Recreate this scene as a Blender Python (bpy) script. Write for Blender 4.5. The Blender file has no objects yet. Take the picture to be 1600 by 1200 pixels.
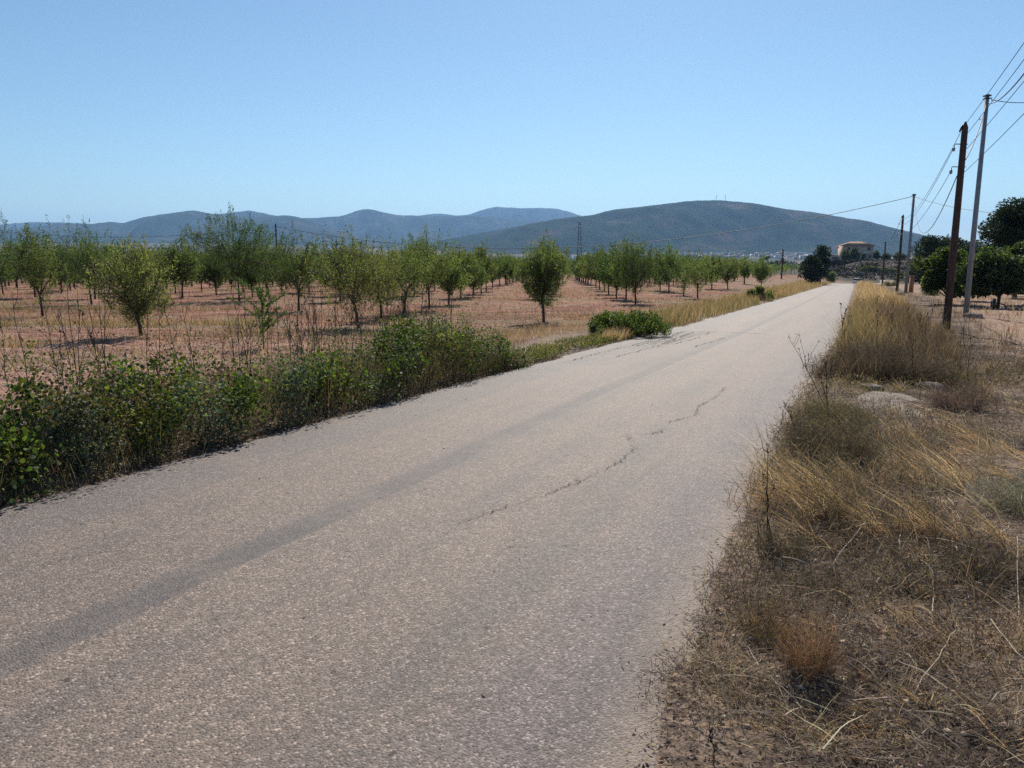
import bpy, math, random
import numpy as np
rng = np.random.default_rng(7)
random.seed(7)
R = math.radians

# ------------------------------------------------------------------ camera, world, sun, exposure
sc = bpy.context.scene
COL = sc.collection
PITCH = math.atan(205/1209.0)
cam_d = bpy.data.cameras.new('camera'); cam = bpy.data.objects.new('camera', cam_d); COL.objects.link(cam)
cam_d.sensor_width = 36.0; cam_d.lens = 1209/1600*36; cam_d.clip_start = 0.05; cam_d.clip_end = 60000
cam.location = (0, 0, 1.6); cam.rotation_euler = (R(90)-PITCH, 0, 0)
sc.camera = cam
SUN_EL, SUN_AZ = 40.0, 9.0          # azimuth east of +Y
W = bpy.data.worlds.new("World"); sc.world = W; W.use_nodes = True
nt = W.node_tree; nt.nodes.clear()
wo = nt.nodes.new('ShaderNodeOutputWorld'); wb = nt.nodes.new('ShaderNodeBackground'); ws = nt.nodes.new('ShaderNodeTexSky')
ws.sky_type = 'NISHITA'; ws.sun_disc = False; ws.sun_elevation = R(SUN_EL); ws.sun_rotation = R(SUN_AZ)
ws.altitude = 500; ws.air_density = 1.0; ws.dust_density = 0.3; ws.ozone_density = 2.4
wb.inputs['Strength'].default_value = 0.083
wt = nt.nodes.new('ShaderNodeMix'); wt.data_type = 'RGBA'; wt.blend_type = 'MULTIPLY'; wt.inputs[0].default_value = 1; wt.inputs[7].default_value = (.84, .975, 1.0, 1)
nt.links.new(ws.outputs[0], wt.inputs[6]); nt.links.new(wt.outputs[2], wb.inputs[0]); nt.links.new(wb.outputs[0], wo.inputs[0])
sd = bpy.data.lights.new('sun', 'SUN'); so = bpy.data.objects.new('sun', sd); COL.objects.link(so)
sd.energy = 4.7; sd.angle = R(0.53); sd.color = (1.0, 0.92, 0.81)
so.rotation_euler = (R(90-SUN_EL), 0, R(180-SUN_AZ)); so.location = (0, 0, 30)
sc.view_settings.view_transform = 'Standard'; sc.view_settings.look = 'None'
sc.view_settings.exposure = 0.32; sc.view_settings.gamma = 1.0
sc.render.engine = 'CYCLES'
sc.cycles.max_bounces = 6; sc.cycles.diffuse_bounces = 3; sc.cycles.transmission_bounces = 4
sc.cycles.volume_bounces = 1; sc.cycles.use_denoising = False
sc.cycles.sample_clamp_indirect = 6

# ------------------------------------------------------------------ helpers
AZ = R(23.67); SX, SY = math.sin(AZ), math.cos(AZ)          # along the road
def st2xy(s, t): return s*SX + t*SY, s*SY - t*SX
def xy2st(x, y): return x*SX + y*SY, x*SY - y*SX
def sm(x, a, b):
    k = np.clip((np.asarray(x, float)-a)/(b-a), 0, 1); return k*k*(3-2*k)
_H = np.random.default_rng(3).random((256, 256))
def vnoise(x, y, seed=0):
    x = np.asarray(x, float)+seed*17.3; y = np.asarray(y, float)+seed*31.7
    xi = np.floor(x).astype(np.int64); yi = np.floor(y).astype(np.int64); fx = x-xi; fy = y-yi
    fx = fx*fx*(3-2*fx); fy = fy*fy*(3-2*fy)
    g = lambda a, b: _H[a & 255, b & 255]
    return (g(xi, yi)*(1-fx)+g(xi+1, yi)*fx)*(1-fy)+(g(xi, yi+1)*(1-fx)+g(xi+1, yi+1)*fx)*fy
def fbm(x, y, n=4, seed=0):
    v = 0; a = .5; tot = 0
    for i in range(n):
        v = v+a*vnoise(x*2**i, y*2**i, seed+i); tot += a; a *= .5
    return v/tot
_ss = np.arange(-4000, 17001, 1.0)
_pz = np.interp(_ss, [-4000, -200, 0, 168, 178, 190, 205, 230, 268, 300, 340, 366, 420, 600, 1000, 3000, 17000],
                [3, 3, 0, -4.47, -4.78, -5.3, -5.95, -6.6, -6.7, -5.7, -4.3, -1.7, -1.5, -5, -14, -22, -22])
_pz[3990:5200] = np.convolve(_pz, np.ones(7)/7, 'same')[3990:5200]
def zroad(s): return np.interp(s, _ss, _pz)
def tshift(s):
    return np.interp(s, [-100, 10, 22, 48, 171, 185, 210, 240], [0, 0, .3, .5, .95, 1.3, 4, 12])
def halfw(s): return np.interp(s, [0, 15, 50, 180], [2.35, 2.33, 2.2, 2.1])
TC = -2.9
def H(x, y, bump=True):
    """height of the ground at world x, y"""
    x = np.asarray(x, float); y = np.asarray(y, float)
    s, t = xy2st(x, y); tt = t-tshift(s)
    zr = zroad(s)
    a = x/np.maximum(np.abs(y), 60)
    L = 1-sm(a, -.42, .04)
    yl = [-4000, -200, 0, 240, 320, 1000, 2000, 4500, 9000, 17000]
    zc = np.interp(y, yl, [3.7, 3.7, -.2, -4.9, -7.2, -16, -23, 8, 8, 8])
    zl = np.interp(y, yl, [3.7, 3.7, -.2, -4.9, -6.5, -6, 4, 48, 125, 200])
    zo = zc*(1-L)+zl*L
    wl = sm(-tt, 6.2, 6.2+3+np.maximum(s, 0)*.07)
    zR = np.where(s < 600, zroad(np.minimum(s, 115)), np.interp(s, [600, 1500, 2400, 5000], [-3.06, -17, -24, 8]))
    zR = np.maximum(zR, zroad(s)) if False else zR
    wr = sm(tt, 6, 20+np.maximum(s-120, 0)*.12)
    z = zr*(1-wl)+zo*wl
    z = z*(1-wr)+zR*wr
    if bump:
        near = 1-sm(np.hypot(x, y), 60, 160)
        e = np.maximum(np.abs(tt-TC)-halfw(s), 0)       # distance outside the road
        off = sm(e, .0, .8)
        b = (fbm(x*1.3, y*1.3, 3, 1)-.5)*.16+(fbm(x*7, y*7, 2, 5)-.5)*.035
        fld = sm(-tt, 7, 9)
        b = b*(1-.6*fld)+fld*(np.sin((y+.15*x+1.5*vnoise(x*.3, y*.3, 4))*5.2)*.04+(fbm(x*5, y*5, 2, 8)-.5)*.07)
        hollow = -.28*np.exp(-(((s-14.3)/1.6)**2+((tt-1.4)/.9)**2))      # ditch behind the slab
        bank = .35*np.exp(-((tt-9.5)/.9)**2)*sm(s, 26, 30)*(1-sm(s, 50, 60))
        z = z+near*off*b+hollow+bank
        inside = 1-sm(np.abs(tt-TC)-halfw(s), -.35, -.05)
        z = z-.05*inside
        z = z-.012*(1-sm(e, 0, .5))
    return z
def gpos(u, v, D=None, off=0.0):
    """point of the ground that stands at photograph position u, v (1600 x 1200)"""
    rx, ry = (u-800)/1209, -(v-600)/1209
    d = np.array([rx, math.cos(PITCH)+ry*math.sin(PITCH), -math.sin(PITCH)+ry*math.cos(PITCH)])
    if D is not None:
        k = D/d[1]; return np.array([d[0]*k, D, 1.6+d[2]*k])
    k = 1.0
    for i in range(4000):
        p = d*k
        if 1.6+p[2] < float(H(p[0], p[1], False))+off: break
        k *= 1.004
    return np.array([p[0], p[1], float(H(p[0], p[1]))])
def on_ground(x, y): return (float(x), float(y), float(H(x, y)))

def mesh_obj(name, V, F, mat, parent=None, tint=None, smooth=False, uv=None, fm=None, mats=None):
    """V (n,3), F (m,4) or (m,3) or list of such arrays; tint (n,3) point colour"""
    me = bpy.data.meshes.new(name)
    Fs = F if isinstance(F, list) else [F]
    V = np.asarray(V, np.float32)
    me.vertices.add(len(V)); me.vertices.foreach_set('co', V.ravel())
    idx = np.concatenate([np.asarray(f, np.int32).ravel() for f in Fs])
    tot = np.concatenate([np.full(len(f), np.asarray(f).shape[1], np.int32) for f in Fs])
    st = np.concatenate([[0], np.cumsum(tot)[:-1]]).astype(np.int32)
    me.loops.add(len(idx)); me.loops.foreach_set('vertex_index', idx)
    me.polygons.add(len(tot)); me.polygons.foreach_set('loop_start', st); me.polygons.foreach_set('loop_total', tot)
    if smooth: me.polygons.foreach_set('use_smooth', np.ones(len(tot), bool))
    for m in (mats or [mat]): me.materials.append(m)
    if fm is not None: me.polygons.foreach_set('material_index', np.asarray(fm, np.int32))
    if tint is not None:
        at = me.attributes.new('tint', 'FLOAT_COLOR', 'POINT')
        c = np.ones((len(V), 4), np.float32); c[:, :3] = tint; at.data.foreach_set('color', c.ravel())
    if uv is not None:
        l = me.uv_layers.new(name='UVMap'); l.data.foreach_set('uv', np.asarray(uv, np.float32)[idx].ravel())
    me.update(calc_edges=True)
    o = bpy.data.objects.new(name, me); COL.objects.link(o)
    if parent is not None: o.parent = parent
    return o
def thing(name, label, cat, loc=(0, 0, 0), rz=0, group=None):
    o = bpy.data.objects.new(name, None); COL.objects.link(o)
    o.empty_display_size = .3; o.location = loc; o.rotation_euler = (0, 0, rz); tag(o, label, cat, group); return o
def tag(o, label=None, cat=None, group=None, kind=None):
    if label: o['label'] = label
    if cat: o['category'] = cat
    if group: o['group'] = group
    if kind: o['kind'] = kind
    return o
def dup(root, loc, rz, scale, label, group):
    r = root.copy(); COL.objects.link(r); r.location = loc; r.rotation_euler = (0, 0, rz); r.scale = scale
    r['label'] = label; r['category'] = root['category']
    if group: r['group'] = group
    elif 'group' in r: del r['group']
    for ch in list(root.children):
        c = ch.copy(); COL.objects.link(c); c.parent = r
    return r
class MB:
    """collects boxes, tubes and loose faces for one mesh"""
    def __init__(s): s.V = []; s.Q = []; s.T = []; s.n = 0; s.C = []
    def add(s, V, Q=None, T=None, c=None):
        V = np.asarray(V, float).reshape(-1, 3); s.V.append(V)
        if Q is not None and len(Q): s.Q.append(np.asarray(Q)+s.n)
        if T is not None and len(T): s.T.append(np.asarray(T)+s.n)
        s.C.append(np.tile(np.asarray(c if c is not None else (1, 1, 1), float), (len(V), 1)) if np.ndim(c) < 2 else np.asarray(c))
        s.n += len(V); return s
    def box(s, c, d, rz=0, col=None):
        x, y, z = [k/2 for k in d]
        P = np.array([[i*x, j*y, k*z] for k in (-1, 1) for j in (-1, 1) for i in (-1, 1)], float)
        ca, sa = math.cos(rz), math.sin(rz)
        P = P@np.array([[ca, sa, 0], [-sa, ca, 0], [0, 0, 1]])+np.array(c)
        return s.add(P, [[0, 2, 3, 1], [4, 5, 7, 6], [0, 1, 5, 4], [2, 6, 7, 3], [0, 4, 6, 2], [1, 3, 7, 5]], c=col)
    def tube(s, P, r, k=6, cap=True, col=None):
        P = np.asarray(P, float); n = len(P); r = np.full(n, r) if np.ndim(r) == 0 else np.asarray(r, float)
        T = np.gradient(P, axis=0); T /= np.linalg.norm(T, axis=1)[:, None]+1e-9
        ref = np.array([0, 0, 1.0]) if abs(T[0][2]) < .8 else np.array([1.0, 0, 0])
        A = np.cross(T, ref); A /= np.linalg.norm(A, axis=1)[:, None]+1e-9; B = np.cross(T, A)
        an = np.arange(k)*2*math.pi/k
        V = (P[:, None]+r[:, None, None]*(np.cos(an)[None, :, None]*A[:, None]+np.sin(an)[None, :, None]*B[:, None])).reshape(-1, 3)
        i = np.arange(n-1)[:, None]*k; j = np.arange(k)[None]; j2 = (j+1) % k
        Q = np.stack([i+j, i+j2, i+k+j2, i+k+j], -1).reshape(-1, 4)
        T3 = []
        if cap:
            V = np.vstack([V, P[0], P[-1]]); a, b = n*k, n*k+1
            for q in range(k):
                T3.append([a, (q+1) % k, q]); T3.append([b, (n-1)*k+q, (n-1)*k+(q+1) % k])
        return s.add(V, Q, T3, c=col)
    def build(s, name, mat, parent=None, smooth=False, tint=False, mats=None):
        F = []
        if s.Q: F.append(np.vstack(s.Q))
        if s.T: F.append(np.vstack(s.T))
        return mesh_obj(name, np.vstack(s.V), F, mat, parent, tint=np.vstack(s.C) if tint else None, smooth=smooth, mats=mats)

# ------------------------------------------------------------------ materials
def mat_new(name):
    m = bpy.data.materials.new(name); m.use_nodes = True
    n = m.node_tree; b = n.nodes['Principled BSDF']; return m, n, b
def N(n, t, **kw):
    x = n.nodes.new(t)
    for k, v in kw.items():
        if k in x.inputs: x.inputs[k].default_value = v
        else: setattr(x, k, v)
    return x
def noise_mat(name, c1, c2, scale=8, rough=.85, bump=.3, bscale=None, spec=.3, coord='Object', dist=.02, stretch=None):
    m, n, b = mat_new(name); tc = N(n, 'ShaderNodeTexCoord'); src = tc.outputs[coord]
    if stretch:
        mp = N(n, 'ShaderNodeMapping'); mp.inputs['Scale'].default_value = stretch; n.links.new(src, mp.inputs[0]); src = mp.outputs[0]
    no = N(n, 'ShaderNodeTexNoise', Scale=scale, Detail=8.0, Roughness=.62); n.links.new(src, no.inputs['Vector'])
    cr = N(n, 'ShaderNodeValToRGB'); cr.color_ramp.elements[0].position = .33; cr.color_ramp.elements[1].position = .68
    cr.color_ramp.elements[0].color = (*c1, 1); cr.color_ramp.elements[1].color = (*c2, 1)
    n.links.new(no.outputs[0], cr.inputs[0]); n.links.new(cr.outputs[0], b.inputs['Base Color'])
    b.inputs['Roughness'].default_value = rough; b.inputs['Specular IOR Level'].default_value = spec
    if bump:
        n2 = N(n, 'ShaderNodeTexNoise', Scale=bscale or scale*3, Detail=6.0); n.links.new(src, n2.inputs['Vector'])
        bp = N(n, 'ShaderNodeBump', Strength=bump, Distance=dist); n.links.new(n2.outputs[0], bp.inputs['Height']); n.links.new(bp.outputs[0], b.inputs['Normal'])
    return m
def tint_mat(name, transl=.35, rough=.6, spec=.25, tboost=(1.5, 1.6, .7), objvar=.0, gain=1.0):
    """colour of each leaf or blade comes with the mesh; leaves let light through"""
    m, n, b = mat_new(name)
    at = N(n, 'ShaderNodeAttribute'); at.attribute_name = 'tint'; col = at.outputs['Color']
    if objvar:
        oi = N(n, 'ShaderNodeObjectInfo'); mr = N(n, 'ShaderNodeMapRange'); mr.inputs['To Min'].default_value = gain*(1-objvar); mr.inputs['To Max'].default_value = gain*(1+objvar)
        n.links.new(oi.outputs['Random'], mr.inputs[0])
        hs = N(n, 'ShaderNodeHueSaturation'); n.links.new(col, hs.inputs['Color']); n.links.new(mr.outputs[0], hs.inputs['Value'])
        m2 = N(n, 'ShaderNodeMapRange'); m2.inputs['To Min'].default_value = .485; m2.inputs['To Max'].default_value = .515
        mm = N(n, 'ShaderNodeMath', operation='FRACT'); ml = N(n, 'ShaderNodeMath', operation='MULTIPLY'); ml.inputs[1].default_value = 7.31
        n.links.new(oi.outputs['Random'], ml.inputs[0]); n.links.new(ml.outputs[0], mm.inputs[0]); n.links.new(mm.outputs[0], m2.inputs[0]); n.links.new(m2.outputs[0], hs.inputs['Hue'])
        col = hs.outputs[0]
    n.links.new(col, b.inputs['Base Color']); b.inputs['Roughness'].default_value = rough; b.inputs['Specular IOR Level'].default_value = spec
    if transl:
        tr = N(n, 'ShaderNodeBsdfTranslucent'); mx = N(n, 'ShaderNodeMix', data_type='RGBA', blend_type='MULTIPLY'); mx.inputs[0].default_value = 1
        n.links.new(col, mx.inputs[6]); mx.inputs[7].default_value = (*tboost, 1); n.links.new(mx.outputs[2], tr.inputs[0])
        ms = N(n, 'ShaderNodeMixShader'); ms.inputs[0].default_value = transl
        n.links.new(b.outputs[0], ms.inputs[1]); n.links.new(tr.outputs[0], ms.inputs[2]); n.links.new(ms.outputs[0], n.nodes['Material Output'].inputs[0])
    return m
def plain(name, c, rough=.6, metal=0.0, spec=.4):
    m, n, b = mat_new(name); tc = N(n, 'ShaderNodeTexCoord'); no = N(n, 'ShaderNodeTexNoise', Scale=6.0, Detail=5.0)
    n.links.new(tc.outputs['Object'], no.inputs['Vector'])
    cr = N(n, 'ShaderNodeValToRGB'); cr.color_ramp.elements[0].color = (*[k*.8 for k in c], 1); cr.color_ramp.elements[1].color = (*[min(1, k*1.15) for k in c], 1)
    n.links.new(no.outputs[0], cr.inputs[0]); n.links.new(cr.outputs[0], b.inputs['Base Color'])
    b.inputs['Roughness'].default_value = rough; b.inputs['Metallic'].default_value = metal; b.inputs['Specular IOR Level'].default_value = spec
    return m
M_ALM = tint_mat('almond_leaf', .5, .6, .2, objvar=.2, gain=1.12)
M_BUSH = tint_mat('broad_leaf', .36, .62, .22, tboost=(1.7, 1.9, .6))
M_GRASS = tint_mat('dry_blade', .42, .7, .2, tboost=(1.45, 1.3, 1.0))
M_PINE = tint_mat('pine_needle', .12, .7, .2)
M_BARK = noise_mat('bark', (.045, .032, .026), (.13, .10, .085), 14, .95, .6, spec=.15)
M_TWIG = noise_mat('dry_twig', (.06, .045, .035), (.15, .11, .08), 20, .9, 0)
M_WOOD = noise_mat('creosoted_wood', (.05, .033, .028), (.12, .075, .06), 5, .9, .5, spec=.2, stretch=(8, 8, .6), dist=.01)
M_METAL = noise_mat('galvanised_steel', (.16, .19, .22), (.24, .27, .30), 6, .55, .1, spec=.5)
M_DARK = plain('dark_iron', (.02, .02, .025), .5)
M_CABLE = plain('black_cable', (.03, .03, .035), .6)
M_CERAM = plain('insulator_porcelain', (.25, .28, .3), .3)
M_STONE = noise_mat('pale_stone', (.15, .12, .10), (.33, .27, .225), 5, .95, .7, dist=.03)

# ------------------------------------------------------------------ ground sheet
def lines(a0, a1, step, grow, lo, hi):
    c = list(np.arange(a0, a1, step)); x = c[-1]; d = step
    while x < hi: d = max(step, d*grow, 0); x += d; c.append(x)
    x = c[0]; d = step
    while x > lo: d *= grow; x -= d; c.insert(0, x)
    return np.array(c)
sl = list(np.arange(.9, 14, .11)); x = sl[-1]
while x < 13500: x += max(.11, x*(.0085 if x < 260 else .02)); sl.append(x)
x = .9; d = .11
while x > -2500: d *= 1.15; x -= d; sl.insert(0, x)
sl = np.array(sl)
tl = list(np.arange(-16, 8, .11)); x = 8; d = .11
while x < 11000: d = max(.11, (x-7)*.03+.1); x += d; tl.append(x)
x = -16
while x > -11000: d = max(.14, (-x-16)*.016+.14) if x > -300 else -x*.03; x -= d; tl.insert(0, x)
tl = np.array(tl)
Sg, Tg = np.meshgrid(sl, tl, indexing='ij'); Tw = Tg+tshift(Sg)
Xg, Yg = st2xy(Sg, Tw); Zg = H(Xg, Yg)
tt = Tg; far = np.hypot(Xg, Yg)
soil = np.array([.32, .145, .095]); soil2 = np.array([.40, .25, .185]); straw = np.array([.30, .24, .15]); dirt = np.array([.24, .175, .135]); litter = np.array([.085, .065, .052])
def mixc(a, b, w): return a*(1-w[..., None])+b*w[..., None]
def ground_color(X, Y):
    s, t = xy2st(X, Y); tt = t-tshift(s); far = np.hypot(X, Y)
    n1 = fbm(X*.25, Y*.9, 4, 11); n2 = fbm(X*1.7, Y*1.7, 3, 12); n3 = fbm(X*.07, Y*.2, 3, 13)
    c = mixc(soil, soil2, sm(n2, .35, .7)*.7+0*n1)
    c = mixc(c, straw*.9, sm(n1, .5, .62)*.8)
    c = mixc(c, soil*.62, sm(fbm(X*.3, Y*2.2, 3, 14), .47, .62)*.75)  # shadow and furrow streaks, painted into the soil colour as darker bands
    c = mixc(c, straw*.75, np.maximum(np.exp(-((Y-24.3-.02*X)/1.2)**2)*(X < -7), np.exp(-((Y-18.4)/.8)**2)*(X < -10.5))*.8)
    c = mixc(c, soil2*1.05, (1-sm(Y, 14, 30))*.55)
    # verge next to the road, left and right
    vl = (1-sm(-tt, 6.4, 8.2+sm(s, 40, 120)*12))
    c = mixc(c, mixc(dirt, straw, sm(n2, .4, .7)), vl)
    right = sm(tt, -.6, .2)
    rb = mixc(litter, dirt, sm(n2, .35, .65))
    fieldR = mixc(np.array([.33, .20, .145]), np.array([.36, .27, .19]), sm(n2, .3, .7))
    edge = 4.4-1.9*sm(s, 9, 14)+.04*np.clip(s-14, 0, 40)+.8*(n3-.5)*2
    rb = mixc(rb, fieldR, sm(tt, edge, edge+1.2)*sm(s, 7, 10))
    c = mixc(c, rb, right)
    # beyond the orchard: patchwork of fields
    cell = vnoise(np.floor(X/210+.3*np.sin(Y/500))*3.7, np.floor(Y/330+.2*np.sin(X/300))*5.1, 21)
    pal = np.array([[.10, .085, .06], [.22, .13, .10], [.17, .12, .09], [.06, .075, .04], [.27, .18, .13], [.13, .10, .08]])
    pc = pal[(cell*5.99).astype(int)]
    pc = mixc(pc, np.array([.045, .06, .035]), sm(fbm(X/170, Y/260, 4, 23), .5, .6))
    c = mixc(c, pc, sm(Y, 240, 300)*sm(far, 240, 300)*(1-right*(1-sm(s, 420, 600))))
    hill = sm(s, 225, 240)*sm(tt, -60, -20)*(1-sm(s, 420, 600))
    c = mixc(c, mixc(np.array([.06, .05, .04]), np.array([.12, .095, .075]), sm(n2, .4, .7)), hill)
    return c
Cg = ground_color(Xg, Yg)
V = np.stack([Xg, Yg, Zg], -1).reshape(-1, 3); ns, ntl = Sg.shape
i = np.arange(ns-1)[:, None]*ntl; j = np.arange(ntl-1)[None]
F = np.stack([i+j, i+ntl+j, i+ntl+j+1, i+j+1], -1).reshape(-1, 4)
m, n, b = mat_new('ground_soil')
at = N(n, 'ShaderNodeAttribute'); at.attribute_name = 'tint'; geo = N(n, 'ShaderNodeNewGeometry')
n1 = N(n, 'ShaderNodeTexNoise', Scale=9.0, Detail=9.0, Roughness=.7); n.links.new(geo.outputs['Position'], n1.inputs['Vector'])
v1 = N(n, 'ShaderNodeTexVoronoi', Scale=16.0); n.links.new(geo.outputs['Position'], v1.inputs['Vector'])
mr = N(n, 'ShaderNodeMapRange'); mr.inputs['From Min'].default_value = .3; mr.inputs['From Max'].default_value = .7; mr.inputs['To Min'].default_value = .6; mr.inputs['To Max'].default_value = 1.35
n.links.new(n1.outputs[0], mr.inputs[0])
vm = N(n, 'ShaderNodeVectorMath', operation='SCALE'); n.links.new(at.outputs['Color'], vm.inputs[0]); n.links.new(mr.outputs[0], vm.inputs['Scale'])
n.links.new(vm.outputs[0], b.inputs['Base Color']); b.inputs['Roughness'].default_value = .95; b.inputs['Specular IOR Level'].default_value = .1
ad = N(n, 'ShaderNodeMath', operation='ADD'); n.links.new(n1.outputs[0], ad.inputs[0]); n.links.new(v1.outputs[0], ad.inputs[1])
bp = N(n, 'ShaderNodeBump', Strength=.8, Distance=.04); n.links.new(ad.outputs[0], bp.inputs['Height']); n.links.new(bp.outputs[0], b.inputs['Normal'])
M_GROUND = m
tag(mesh_obj('ground', V, F, M_GROUND, tint=Cg.reshape(-1, 3), smooth=True), kind='structure')

# ------------------------------------------------------------------ road
rs = [-6.0]
while rs[-1] < 262: rs.append(rs[-1]+max(.12, abs(rs[-1])*.012))
rs = np.array(rs); K = 25
kk = np.linspace(-1, 1, K)[None]; hw = halfw(rs)[:, None]
wobL = (fbm(rs*1.8, rs*0, 5, 31)-.5)[:, None]*.34; wobR = (fbm(rs*2.1, rs*0, 5, 35)-.5)[:, None]*.42
T_ = TC+tshift(rs)[:, None]+kk*hw+np.where(kk < -.93, wobL, 0)+np.where(kk > .93, wobR+.05+.08*(1-sm(rs, 2, 5))[:, None], 0)
S_ = np.repeat(rs[:, None], K, 1); Xr, Yr = st2xy(S_, T_)
Zr = zroad(S_)+.012*(1-np.abs(kk)**4)-.004+(fbm(S_*.7, T_*1.1, 2, 40)-.5)*.012
Zr[:, 0] -= .012; Zr[:, -1] -= .012
V = np.stack([Xr, Yr, Zr], -1).reshape(-1, 3)
i = np.arange(len(rs)-1)[:, None]*K; j = np.arange(K-1)[None]
F = np.stack([i+j, i+K+j, i+K+j+1, i+j+1], -1)[:, :, [0, 3, 2, 1]].reshape(-1, 4)
uv = np.stack([S_, T_-tshift(S_)], -1).reshape(-1, 2)
m, n, b = mat_new('worn_asphalt')
uvn = N(n, 'ShaderNodeUVMap'); sep = N(n, 'ShaderNodeSeparateXYZ'); n.links.new(uvn.outputs[0], sep.inputs[0])
def mrange(src, a, b_, c, d, smooth=True):
    q = N(n, 'ShaderNodeMapRange'); q.inputs['From Min'].default_value = a; q.inputs['From Max'].default_value = b_; q.inputs['To Min'].default_value = c; q.inputs['To Max'].default_value = d
    if smooth: q.interpolation_type = 'SMOOTHSTEP'
    n.links.new(src, q.inputs[0]); return q.outputs[0]
def math_(op, a, b_):
    q = N(n, 'ShaderNodeMath', operation=op)
    for k_, v_ in enumerate((a, b_)):
        if isinstance(v_, (int, float)): q.inputs[k_].default_value = v_
        else: n.links.new(v_, q.inputs[k_])
    return q.outputs[0]
def mixn(f, a, b_):
    q = N(n, 'ShaderNodeMix', data_type='RGBA')
    if isinstance(f, (int, float)): q.inputs[0].default_value = f
    else: n.links.new(f, q.inputs[0])
    for k_, v_ in ((6, a), (7, b_)):
        if isinstance(v_, tuple): q.inputs[k_].default_value = (*v_, 1)
        else: n.links.new(v_, q.inputs[k_])
    return q.outputs[2]
wn = N(n, 'ShaderNodeTexNoise', Scale=.8, Detail=4.0); n.links.new(uvn.outputs[0], wn.inputs['Vector'])
tco = math_('ADD', sep.outputs[1], mrange(wn.outputs[0], .2, .8, -.07, .07, False))
base = mixn(mrange(tco, -4.6, -4.0, 0, 1), (.140, .118, .110), (.182, .138, .110))      # greyer strip by the left edge, tan inside
base = mixn(mrange(tco, -1.6, -.9, 0, 1), base, (.157, .125, .114))
# smooth dark seam a little left of the middle, sharp on its right side
tb_ = math_('ADD', sep.outputs[1], mrange(wn.outputs[0], .2, .8, -.025, .025, False))
band = math_('MULTIPLY', mrange(tb_, -3.26, -3.10, 0, 1), mrange(tb_, -2.95, -2.925, 1, 0))
base2 = mixn(math_('MULTIPLY', band, .9), base, (.098, .083, .077))
mp = N(n, 'ShaderNodeMapping'); mp.inputs['Scale'].default_value = (.12, 2.6, 1); n.links.new(uvn.outputs[0], mp.inputs[0])
st = N(n, 'ShaderNodeTexNoise', Scale=1.0, Detail=5.0, Roughness=.6); n.links.new(mp.outputs[0], st.inputs['Vector'])
base3 = mixn(mrange(st.outputs[0], .42, .66, 0, .72), base2, (.125, .103, .092))
pn = N(n, 'ShaderNodeTexNoise', Scale=1.3, Detail=6.0, Roughness=.65); n.links.new(uvn.outputs[0], pn.inputs['Vector'])
base4 = mixn(mrange(pn.outputs[0], .45, .7, 0, .4), base3, (.222, .168, .128))
# stone chips
ch = N(n, 'ShaderNodeTexVoronoi', Scale=100.0); n.links.new(uvn.outputs[0], ch.inputs['Vector'])
hs = N(n, 'ShaderNodeSeparateColor'); n.links.new(ch.outputs['Color'], hs.inputs[0])
chip = math_('ADD', mrange(hs.outputs[0], 0, 1, .55, 1.35, False), mrange(hs.outputs[1], .84, .95, 0, 1.1))
ch2 = N(n, 'ShaderNodeTexVoronoi', Scale=38.0); n.links.new(uvn.outputs[0], ch2.inputs['Vector'])
h2 = N(n, 'ShaderNodeSeparateColor'); n.links.new(ch2.outputs['Color'], h2.inputs[0])
chip2 = mrange(h2.outputs[1], 0, 1, .86, 1.14, False)
fine = N(n, 'ShaderNodeTexNoise', Scale=60.0, Detail=6.0, Roughness=.8); n.links.new(uvn.outputs[0], fine.inputs['Vector'])
fn = mrange(fine.outputs[0], .25, .75, .6, 1.4, False)
tot = math_('MULTIPLY', math_('MULTIPLY', mixn(math_('MULTIPLY', band, .6), chip, chip2), chip2), fn)
tot = math_('MULTIPLY', tot, 1.0)
# small pits where chips are gone
pv = N(n, 'ShaderNodeTexVoronoi', Scale=5.5); n.links.new(uvn.outputs[0], pv.inputs['Vector'])
pd = math_('ADD', pv.outputs['Distance'], mrange(fine.outputs[0], .2, .8, -.09, .09, False))
pit = math_('MAXIMUM', mrange(pd, .05, .12, .25, 1), mrange(pn.outputs[0], .42, .52, 1, 0))
tot = math_('MULTIPLY', tot, pit)
sc_ = N(n, 'ShaderNodeVectorMath', operation='SCALE'); n.links.new(base4, sc_.inputs[0]); n.links.new(tot, sc_.inputs['Scale'])
# scuffed dark area of the old repair
rp = math_('MULTIPLY', math_('MULTIPLY', mrange(sep.outputs[0], 15.3, 17.5, 0, 1), mrange(sep.outputs[0], 21.6, 21.9, 1, 0)), math_('MULTIPLY', mrange(tco, -4.75, -4.6, 0, 1), mrange(tco, -4.0, -3.8, 1, 0)))
mp2 = N(n, 'ShaderNodeMapping'); mp2.inputs['Scale'].default_value = (1.1, 7, 1); n.links.new(uvn.outputs[0], mp2.inputs[0])
sn = N(n, 'ShaderNodeTexNoise', Scale=1.6, Detail=7.0, Roughness=.7); n.links.new(mp2.outputs[0], sn.inputs['Vector'])
rpm = math_('MULTIPLY', rp, mrange(sn.outputs[0], .44, .58, 0, .75))
rp2 = math_('MULTIPLY', math_('MULTIPLY', mrange(sep.outputs[0], 12.5, 13.5, 0, 1), mrange(sep.outputs[0], 22.0, 22.1, 1, 0)), math_('MULTIPLY', mrange(tco, -4.85, -4.8, 0, 1), mrange(tco, -3.1, -3.05, 1, 0)))
sc2 = N(n, 'ShaderNodeVectorMath', operation='SCALE'); n.links.new(sc_.outputs[0], sc2.inputs[0]); n.links.new(math_('SUBTRACT', math_('SUBTRACT', 1.0, rpm), math_('MULTIPLY', rp2, .10)), sc2.inputs['Scale']); sc_ = sc2
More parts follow.
